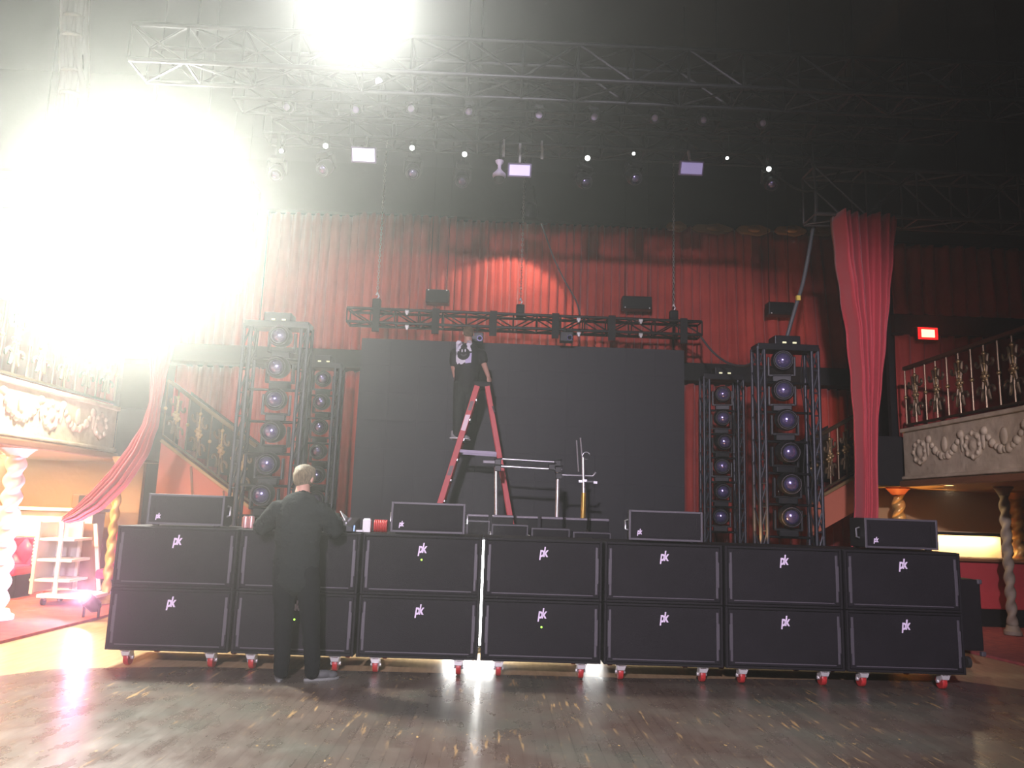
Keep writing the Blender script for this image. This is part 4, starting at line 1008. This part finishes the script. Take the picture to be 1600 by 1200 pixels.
for py in (842, 874, 905): z = P(104, py, 11.1).z; MB().box(((xa+xm)/2+.06, 11.1, z), (xm-xa+.22, .5, .035)).build('shelf', M_white, t, bevel=.004)
MB().box(((xa+xm)/2, 11.36, (.2+zt_)/2), (xm-xa, .015, zt_-.2)).build('back_panel', mat('grey_back_panel', (.45, .46, .48), .6), t)
x0_, x1_ = P(112, 900, 11.45).x, P(146, 900, 11.45).x; z1_ = P(120, 818, 11.45).z
t = thing('leaning_board', 'dark board leaning behind the white shelving cart', 'board', ((x0_+x1_)/2, 11.42, 0))
MB().hexa([(x0_, 11.42, .18), (x1_+.1, 11.42, .18), (x1_+.1, 11.45, .18), (x0_, 11.45, .18), (x0_, 11.55, z1_), (x1_-.12, 11.55, z1_), (x1_-.12, 11.58, z1_), (x0_, 11.58, z1_)]).build('panel', M_mould, t); MB().bar((x1_+.12, 11.41, .18), (x1_-.10, 11.54, z1_), .05, .03, up=(0, 1, 0)).build('pale_edge', M_white, t)
# recessed lamps in the balcony soffits
def downlight(px, py, w, power, col, k, lab, x=None, y=None):
    p = PZ(px, py, BZ0+.02) if x is None else Vector((x, y, BZ0+.02)); zc_ = BZ0+.015
    t = thing('recessed_lamp', lab, 'lamp', (p.x, p.y, zc_), group='recessed lamps under the balconies')
    MB().lathe([(.055, .0), (.075, 0), (.075, -.012), (.055, -.012)], (p.x, p.y, zc_), 18).build('ring', M_white, t, smooth=40); MB().lathe([(.001, 0), (.055, 0), (.055, -.006), (.001, -.006)], (p.x, p.y, zc_), 18).build('lamp_face', M_warmlamp, t)
    area('recessed_lamp_beam', (p.x, p.y, zc_-.03), (p.x, p.y, 0), .12, power, col)
WARM = (1, .66, .28)
for i, (x, y) in enumerate(((-6.6, 8.6), (-6.3, 10.2), (-7.2, 11.6))): downlight(0, 0, 0, 130, WARM, i, 'recessed warm lamp under the left balcony, %s' % ('nearest', 'middle one', 'farthest')[i], x, y)
p = PZ(1437, 763, BZ0); downlight(0, 0, 0, 9, (1, .72, .42), 9, 'recessed warm lamp under the right balcony', p.x, min(p.y, 11.2))
# magenta uplight on the floor left of the subwoofers
p = PZ(142, 962, .05)
t = thing('floor_uplight', 'small floor lamp throwing pink light left of the subwoofers', 'lamp', (p.x, p.y, .02))
for s_ in (-1, 1): MB().bar((p.x+s_*.09, p.y, .03), (p.x+s_*.09, p.y, .20), .02, .03).build('yoke_arm', M_black, t)
Rl = Matrix.Rotation(.75, 3, 'X') @ Matrix.Rotation(-.5, 3, 'Y'); MB().lathe([(.05, -.1), (.08, -.06), (.08, .1), (.07, .1)], (p.x, p.y, .19), 20, Rl).build('can', M_blackmetal, t, smooth=40)
MB().lathe([(.001, .09), (.07, .085), (.07, .08)], (p.x, p.y, .19), 20, Rl).build('lens', mat('pink_lamp_face', (1, 1, 1), .4, emit=(1, .55, .8), es=14), t)
d_ = Rl @ Vector((0, 0, 1)); area('floor_uplight_beam', Vector((p.x, p.y, .19))+d_*.13, Vector((p.x, p.y, .19))+d_*2, .13, 80, (1, .42, .72))

# ------------------------------------------------------------------ under the right balcony
a, b = P(1462, 875, 11.6), P(1640, 875, 11.6); z0_, z1_ = a.z, P(1500, 845, 11.6).z
t = thing('bar_counter', 'red fronted bar counter under the right balcony with a pale lit back', 'counter', ((a.x+b.x)/2, 11.6, 0))
MB().box(((a.x+b.x)/2, 11.9, (.28+z0_)/2), (b.x-a.x, .5, z0_-.28)).build('red_front', mat('red_padded_bar_front', (.48, .05, .06), .5, bump=.4, bscale=12), t, bevel=.02)
MB().box(((a.x+b.x)/2, 11.92, .15), (b.x-a.x-.06, .44, .27)).build('kick_board', M_black, t); MB().box(((a.x+b.x)/2, 11.85, z0_+.02), (b.x-a.x+.06, .66, .04)).build('top', M_mould, t, bevel=.008)
MB().box(((a.x+b.x)/2, 12.75, (z0_+z1_)/2-.1), (b.x-a.x, .1, z1_-z0_+.45)).build('back_shelf', mat('pale_back_bar', (.75, .62, .40), .6), t)
MB().box(((a.x+b.x)/2, 12.62, z1_+.09), (b.x-a.x-.05, .17, .05)).build('lamp_strip', M_blackmetal, t, bevel=.006)
area('bar_lamp_beam', ((a.x+b.x)/2, 12.58, z1_+.055), ((a.x+b.x)/2, 12.72, z0_-.1), b.x-a.x-.1, 26, (1, .72, .36), 'RECTANGLE', .05)
for (px, Yc) in ((1586, 12.3), (1403, 12.3)):
    x = P(px, 800, Yc).x; w = 'right edge' if px > 1500 else 'rightmost small speaker'
    z = .55 if px > 1500 else .95
    t = thing('column_uplight', 'small amber lamp lighting the twisted column near the %s' % w, 'lamp', (x-.12, Yc-.25, .02))
    MB().lathe([(.05, 0), (.05, .10), (.04, .12), (.03, .12)], (x-.12, Yc-.25, .03), 14).build('can', M_black, t, smooth=40); MB().lathe([(.001, .11), (.035, .112), (.035, .115)], (x-.12, Yc-.25, .03), 14).build('lens', M_warmlamp, t)
    spot('column_uplight_beam', (x-.12, Yc-.25, .18), (x, Yc, 1.5), 260, 1.2, .6, (1, .45, .10), .03)

p = P(1165, 836, 10.25)  # added lamp, stands in for amber light from under the balcony
t = thing('added_tower_lamp', 'small added amber lamp at the foot of the nearer tower right of the screen', 'lamp', (p.x, 10.0, SZ))
MB().lathe([(.05, 0), (.05, .09), (.04, .11), (.03, .11)], (p.x, 10.0, SZ), 14).build('can', M_black, t, smooth=40); MB().lathe([(.001, .10), (.035, .102), (.035, .105)], (p.x, 10.0, SZ), 14).build('lens', M_warmlamp, t)
spot('added_tower_beam', (p.x, 10.0, SZ+.14), (p.x+.3, 10.35, SZ+.9), 45, 1.6, .7, (1, .5, .14), .03)
# exit sign
p = P(1450, 521, 12.3)
t = thing('exit_sign', 'glowing red sign on the wall of the right balcony', 'sign', (p.x, 12.3, p.z-.1))
MB().box((p.x, 12.34, p.z), (.36, .07, .22)).build('housing', M_blackmetal, t, bevel=.008); MB().box((p.x, 12.30, p.z), (.22, .014, .13)).build('face', mat('red_sign_glow', (.3, .02, .02), .4, emit=(1, .22, .12), es=8), t); MB().box((p.x, 12.305, p.z), (.33, .012, .20)).build('halo_rim', mat('red_sign_halo', (.3, .02, .02), .4, emit=(1, .012, .012), es=2.2), t)  # glowing rim put in for the red halo around the sign face
MB().bar((p.x, 12.36, p.z), (p.x, 12.55, p.z), .03, .03).build('bracket', M_black, t)

# ------------------------------------------------------------------ ceiling rig
box_truss('lighting_truss', 'front box truss under the ceiling nearest the camera', -3.7, 6.2, 7.0, 5.72, 6.10, .40, .55, M_truss, .025)
box_truss('lighting_truss', 'middle ceiling box truss carrying the row of small round lights', -3.3, 5.6, 8.7, 6.30, 6.66, .36, .60, M_truss, .022)
box_truss('lighting_truss', 'rear ceiling box truss carrying the lavender floodlights', -3.4, 5.6, 10.2, 6.62, 7.0, .36, .60, M_truss, .022)
a, b = P(1320, 331, 9.65), P(1545, 333, 9.65); box_truss('lighting_truss', 'right side box truss from which the crimson drape hangs', a.x-.35, b.x+1.2, 9.75, a.z, P(1440, 262, 9.65).z, .40, .70, mat('grey_truss_tube', (.10, .10, .095), .4, .4), .026)
c_ = P(232, 345, 9.65); box_truss('lighting_truss', 'left side box truss above the tied back crimson drape', -7.0, -3.35, 9.75, P(252, 345, 9.65).z, P(252, 270, 9.65).z, .40, .70, M_truss, .026)
for (px, py, sz) in ((1240, 115, .1),): pass
frost = mat('frosted_lavender_lens', (.80, .72, 1.0), .6, .0, coat=.3)
def hang_clamp(o, a, b, w, m):
    inv = Matrix.LocRotScale(o.location, o.rotation_euler, o.scale).inverted()
    MB().bar(inv @ Vector(a), inv @ Vector(b), w/o.scale[0], w/o.scale[0]).build('clamp', m, o)
UP = [(450, 168), (557, 172), (643, 170), (733, 175), (842, 180), (928, 183), (1022, 185), (1098, 188), (1190, 193)]
for k, (px, py) in enumerate(UP):
    p = P(px, py, 8.72)
    o = put_head((p.x, 8.72, p.z), (-.42, math.pi, 0), 'small round light hanging in the middle ceiling row, %s from the left' % ('first', 'second', 'third', 'fourth', 'fifth', 'sixth', 'seventh', 'eighth', 'ninth')[k], 'small lights in the ceiling row', .55)
    for ch in o.children:
        for g in ch.children:
            if g.name.startswith('lens'): g.material_slots[0].link = 'OBJECT'; g.material_slots[0].material = frost
    hang_clamp(o, p+Vector((0, .02, .06)), (p.x, 8.70, 6.33), .03, M_chrome)
LOW = [(432, 270), (508, 262), (645, 268), (722, 280), (912, 282), (990, 276), (1205, 285)]
for k, (px, py) in enumerate(LOW):
    p = P(px, py, 10.22)
    o = put_head((p.x, 10.22, p.z), (-.75, math.pi, random.uniform(-.4, .4)), 'large round light hanging in the rear ceiling row, %s from the left' % ('first', 'second', 'third', 'fourth', 'fifth', 'sixth', 'seventh')[k], 'large lights in the ceiling row', .9)
    hang_clamp(o, p+Vector((0, .02, .12)), (p.x, 10.21, 6.63), .05, M_black)
GLINTS = [(440, 236), (509, 228), (644, 231), (726, 241), (918, 247), (990, 240), (1136, 247), (1201, 264), (592, 127)]  # glowing discs stand in for glints on the ceiling lenses
for k, (px, py) in enumerate(GLINTS):
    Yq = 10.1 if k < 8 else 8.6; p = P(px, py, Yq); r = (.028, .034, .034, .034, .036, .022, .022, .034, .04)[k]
    t = thing('glint_disc', 'tiny white lit lamp in the ceiling rig, %s' % ('at its left end', 'second from the left', 'third from the left', 'fourth from the left', 'right of the dome camera', 'fourth from the right end', 'second from the right end', 'at its right end', 'above the row of small round lights')[k], 'lamp', (p.x, Yq, p.z), group='glint discs in the rig')
    R = Matrix.Rotation(.5-math.pi/2, 3, 'X'); MB().lathe([(r*.7, .16), (r*1.15, .10), (r*1.15, 0), (r, 0)], p, 14, R).build('can', M_black, t, smooth=40); MB().lathe([(.001, -.004), (r, -.006), (r, -.01)], p, 14, R).build('lamp_face', M_glint, t)
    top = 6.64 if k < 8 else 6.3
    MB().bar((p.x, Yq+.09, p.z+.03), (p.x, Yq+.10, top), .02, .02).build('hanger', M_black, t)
for k, (px, py, w, h, m_, lab) in enumerate(((568, 242, .30, .17, mat('bright_lavender_led', (.1, .1, .1), .4, emit=(.93, .84, 1), es=1.6, sample=False), 'brightest lavender LED floodlight at the left of the rear ceiling truss'), (812, 266, .28, .14, M_lav, 'lavender LED floodlight beside the dome camera'), (1081, 263, .29, .15, M_lavdim, 'dim lavender LED floodlight at the right of the rear ceiling truss'))):
    p = P(px, py, 10.0); R = Matrix.Rotation(.45, 3, 'X')
    t = thing('led_floodlight', lab, 'lamp', (p.x, 10.0, p.z), group='lavender floodlights')
    MB().box(p+R @ Vector((0, .045, 0)), (w+.05, .08, h+.05), R).build('housing', mat('violet_grey_housing', (.25, .2, .34), .4), t, bevel=.012); MB().box(p, (w, .012, h), R).build('lamp_face', m_, t)
    for s_ in (-1, 1): MB().bar(p+Vector((s_*(w/2+.035), .05, 0)), p+Vector((s_*.05, .1, h/2+.10)), .012, .02).build('yoke_arm', M_black, t)
    MB().bar(p+Vector((0, .1, h/2+.09)), (p.x, 10.2, 6.63), .03, .03).build('hanger', M_white, t)
# dome camera
p = P(780, 272, 10.0)
t = thing('dome_camera', 'white dome camera hanging from a trumpet shaped mount in the rig', 'camera', (p.x, 10, p.z))
MB().lathe([(.001, .20), (.06, .19), (.055, .17), (.025, .13), (.022, .08), (.05, .04), (.09, 0), (.095, -.03), (.08, -.06)], p, 22).build('mount', mat('lilac_white_plastic', (.75, .68, .86), .4), t, smooth=40); MB().ball(p+Vector((0, 0, -.06)), .078, 18).build('dome', M_lensrim, t, smooth=True); MB().bar(p+Vector((0, 0, .19)), (p.x, 10.2, 6.63), .03, .03).build('hanger', M_black, t)
for k, (px, py) in enumerate(((787, 237), (847, 240))):
    p = P(px, py, 10.05); o = MB().box(p, (.035, .04, .16)).bar(p, (p.x, 10.18, 6.66), .03, .03).build('truss_clamp', M_white, None, bevel=.004); tag(o, 'white clamp on the rear ceiling truss %s' % ('above the dome camera', 'right of the dome camera')[k], 'clamp', 'white clamps in the rig')
# speakers hung before the curtain
for k, (px, py, w, h) in enumerate(((357, 448, .46, .22), (684, 465, .44, .26), (994, 475, .56, .25), (1218, 484, .50, .25))):
    p = P(px, py, 14.1); t = thing('hanging_speaker', 'black speaker hung before the upper red curtain, %s' % ('at the far left beside the glare', 'above the left half of the screen truss', 'above the right half of the screen truss', 'behind the nearer right tower')[k], 'speaker', (p.x, 14.1, p.z), group='speakers before the curtain')
    MB().box((p.x, 14.1, p.z), (w, .24, h)).build('cabinet', M_blackmetal, t, bevel=.02); MB().box((p.x, 13.975, p.z), (w-.04, .012, h-.04)).build('grille', M_black, t)
    for s_ in (-1, 1): MB().tube([(p.x+s_*(w/2-.06), 14.1, p.z+h/2-.01), (p.x+s_*(w/2-.06), 14.12, 9.0)], .006, 5).build('wire', M_black, t)
    for s_ in (-1, 1): MB().ball((p.x+s_*(w/2-.05), 13.97, p.z+(h/2-.02)*(1 if k < 2 else -1)), .014, 7).build('bolt', M_white, t)
# cables
def cable(label, pts, r=.016, m=M_rubber, cat='cable', k=8):
    q = [];
    for i in range(len(pts)-1):
        for j in range(k):
            f = j/k; p0, p1, p2, p3 = pts[max(i-1, 0)], pts[i], pts[i+1], pts[min(i+2, len(pts)-1)]
            q.append(.5*((2*p1)+(-p0+p2)*f+(2*p0-5*p1+4*p2-p3)*f*f+(-p0+3*p1-3*p2+p3)*f**3))
    q.append(pts[-1]); o = MB().tube(q, r, 8).build('cable', m, None, smooth=True); return tag(o, label, cat)
cable('thick cable hanging from the rig down to the nearer right tower', [Vector((P(1280, 235, 9.95).x, 10.2, 6.62)), P(1276, 310, 10.2), P(1268, 370, 10.3), P(1255, 440, 10.3), P(1243, 480, 10.3), P(1228, 532, 10.35)], .028, mat('grey_cable', (.09, .10, .10), .5))
p = P(1247, 466, 10.28); tag(MB().box(p, (.05, .05, .07)).build('cable_tag', mat('yellow_tape', (.75, .6, .1), .5)), 'yellow tape tag on the thick cable above the right tower', 'tag')
cable('drooping cable from the right end of the screen truss to the right towers', [P(1092, 522, 12.6), P(1112, 548, 12.2), P(1135, 566, 11.7), P(1160, 572, 11.0), P(1178, 566, 10.4)], .018, mat('grey_cable', (.09, .10, .10), .5))
cable('cable falling from the work lamp to the screen truss', [P(846, 350, 13.35), P(856, 378, 13.3), P(866, 405, 13.2), P(882, 438, 13.0), P(900, 470, 12.8), P(906, 492, 12.7)], .014, mat('grey_cable', (.09, .10, .10), .5))
cable('sagging cable in the rig left of the right side truss', [P(1180, 240, 10.2), P(1215, 275, 10.1), P(1255, 298, 10.0), P(1290, 290, 9.9), P(1315, 265, 9.9)], .02)
# cable bundle hanging at the left, lamp glare put into its white colour
t = thing('cable_bundle', 'thick bundle of cables, coloured white for lamp glare, hanging from the ceiling at the upper left', 'cable', tuple(P(112, 250, 8.2)))
M_glarec = mat('glare_white_jacket', (.88, .88, .85), .6)
for k in range(14):
    ox = -.115+.23*k/13; oy = random.uniform(-.06, .06); pts = []
    for j in range(13):
        py = -120+j*31; px = 119-.05*(py)*.9+(8*math.sin(j*.9+k) if 6 < j < 10 and k > 6 else 0); q = P(px, py, 8.2); pts.append(q+Vector((ox+.02*math.sin(j*1.1+k*2), oy, 0)))
    MB().tube(pts, .034, 7).build('strand', M_glarec, t, smooth=True)
for py in (30, 60, 115, 150): p = P(119-.045*py, py, 8.2); MB().lathe([(.13, -.012), (.133, 0), (.13, .012)], p, 14).build('strap', mat('velcro_strap', (.7, .7, .66), .7), t)

# ------------------------------------------------------------------ lamp fixtures belonging to the lights
def fixture(name, label, loc, aimp, r, hang_to, face=M_hot, depth=.2):
    t = thing(name, label, 'lamp', tuple(loc), local=True); t.rotation_euler = (Vector(aimp)-Vector(loc)).to_track_quat('-Z', 'Y').to_euler()
    MB().lathe([(r*.35, depth), (r*.7, depth*.85), (r*1.05, .0), (r*1.08, -.05), (r, -.05), (r*.98, .02)], (0, 0, 0), 26).build('housing', M_blackmetal, t, smooth=40)
    MB().lathe([(.001, -.012), (r*.97, -.012), (r*.97, .0), (.001, .0)], (0, 0, 0), 26).build('lamp_face', face, t)
    mb = MB()
    for k in range(7): a = math.pi*(k+.5)/7; mb.bar((r*1.0*math.cos(a), r*math.sin(a), depth*.45), (r*.6*math.cos(a), r*.6*math.sin(a), depth*.9), .01, .02)
    mb.build('cooling_fins', M_black, t)
    inv = t.matrix_basis.inverted() if False else Matrix.LocRotScale(t.location, t.rotation_euler, None).inverted()
    hp = inv @ Vector(hang_to)
    for s_ in (-1, 1): MB().bar((s_*r*1.1, 0, .03), hp*.25+Vector((s_*r*.4, 0, .0)), .02, .03).build('yoke_arm', M_black, t)
    MB().tube([hp*.22, hp], .018, 8).build('hanging_pipe', M_black, t, smooth=40); return t
fixture('flood_light', 'blinding white floodlight at the upper left above the left balcony', L1, L1_AIM, .27, (L1.x-.55, 9.74, P(252, 345, 9.65).z))
fixture('flood_light', 'blinding white floodlight at the top edge clamped to the front truss', L2, L2_AIM, .22, (L2.x, 7.0, 6.1 if L2.z > 6.1 else 5.72))
fixture('flood_light', 'added floodlight aimed at the left balcony front, below the brightest lamp', L4, L4_AIM, .17, (L4.x, 9.74, P(252, 345, 9.65).z))
fixture('flood_light', 'added floodlight on the left truss brightening the red curtains', L5, L5_AIM, .17, (L5.x, 9.74, P(252, 270, 9.65).z))
fixture('work_lamp', 'white work lamp hanging in front of the red curtain above the screen', L3, L3_AIM, .15, (L3.x, L3.y+.1, RZ), mat('work_lamp_face', (1, 1, 1), .4, emit=(1, 1, .9), es=14, sample=False))
fixture('house_light', 'house floodlight hanging at the back of the hall', HOUSE, HOUSE_AIM, .3, (HOUSE.x, HOUSE.y, RZ), mat('house_lamp_face', (1, 1, 1), .4, emit=(.93, .86, 1), es=30, sample=False))
p = L3+Vector((0, -.10, .0)); o = MB().box((L3.x+.02, L3.y-.12, L3.z+.04), (.30, .03, .24)).box((L3.x+.02, L3.y-.09, L3.z+.04), (.34, .05, .28)).build('x', M_black); bpy.data.objects.remove(o)
# gilded plaques along the top of the stage opening
for k, (xa, xb, py) in enumerate(((1042, 1074, 352), (1082, 1146, 355), (1152, 1205, 357), (1212, 1262, 358), (1268, 1306, 359))):
    a, b = P(xa, py, 14.2), P(xb, py, 14.2); mb = MB(); w = (b.x-a.x)
    mb.prism([(a.x+w*.5+w*.5*math.cos(q), 14.22, a.z+.10*math.sin(q)*(1+.15*math.cos(5*q))) for q in [2*math.pi*j/24 for j in range(24)]], (0, .08, 0)); mb.ball(((a.x+b.x)/2, 14.21, a.z), .06, 10, (2.2, .6, 1))
    o = mb.build('gilt_plaque', mat('worn_gilt_plaster', (.42, .25, .10), .4, .3, bump=.6, bscale=20), None, bevel=.015); tag(o, 'worn gilded oval plaque along the top of the right curtain, %s from the left' % ('first', 'second', 'third', 'fourth', 'fifth')[k], 'ornament', 'gilded plaques above the curtain')
struct('trim_top', MB().box((.45, 14.45, tz+.5), (14.6, .3, 1.0)), M_darkwall)
for o in list(S.objects):
    if '_o' in o: del o['_o']
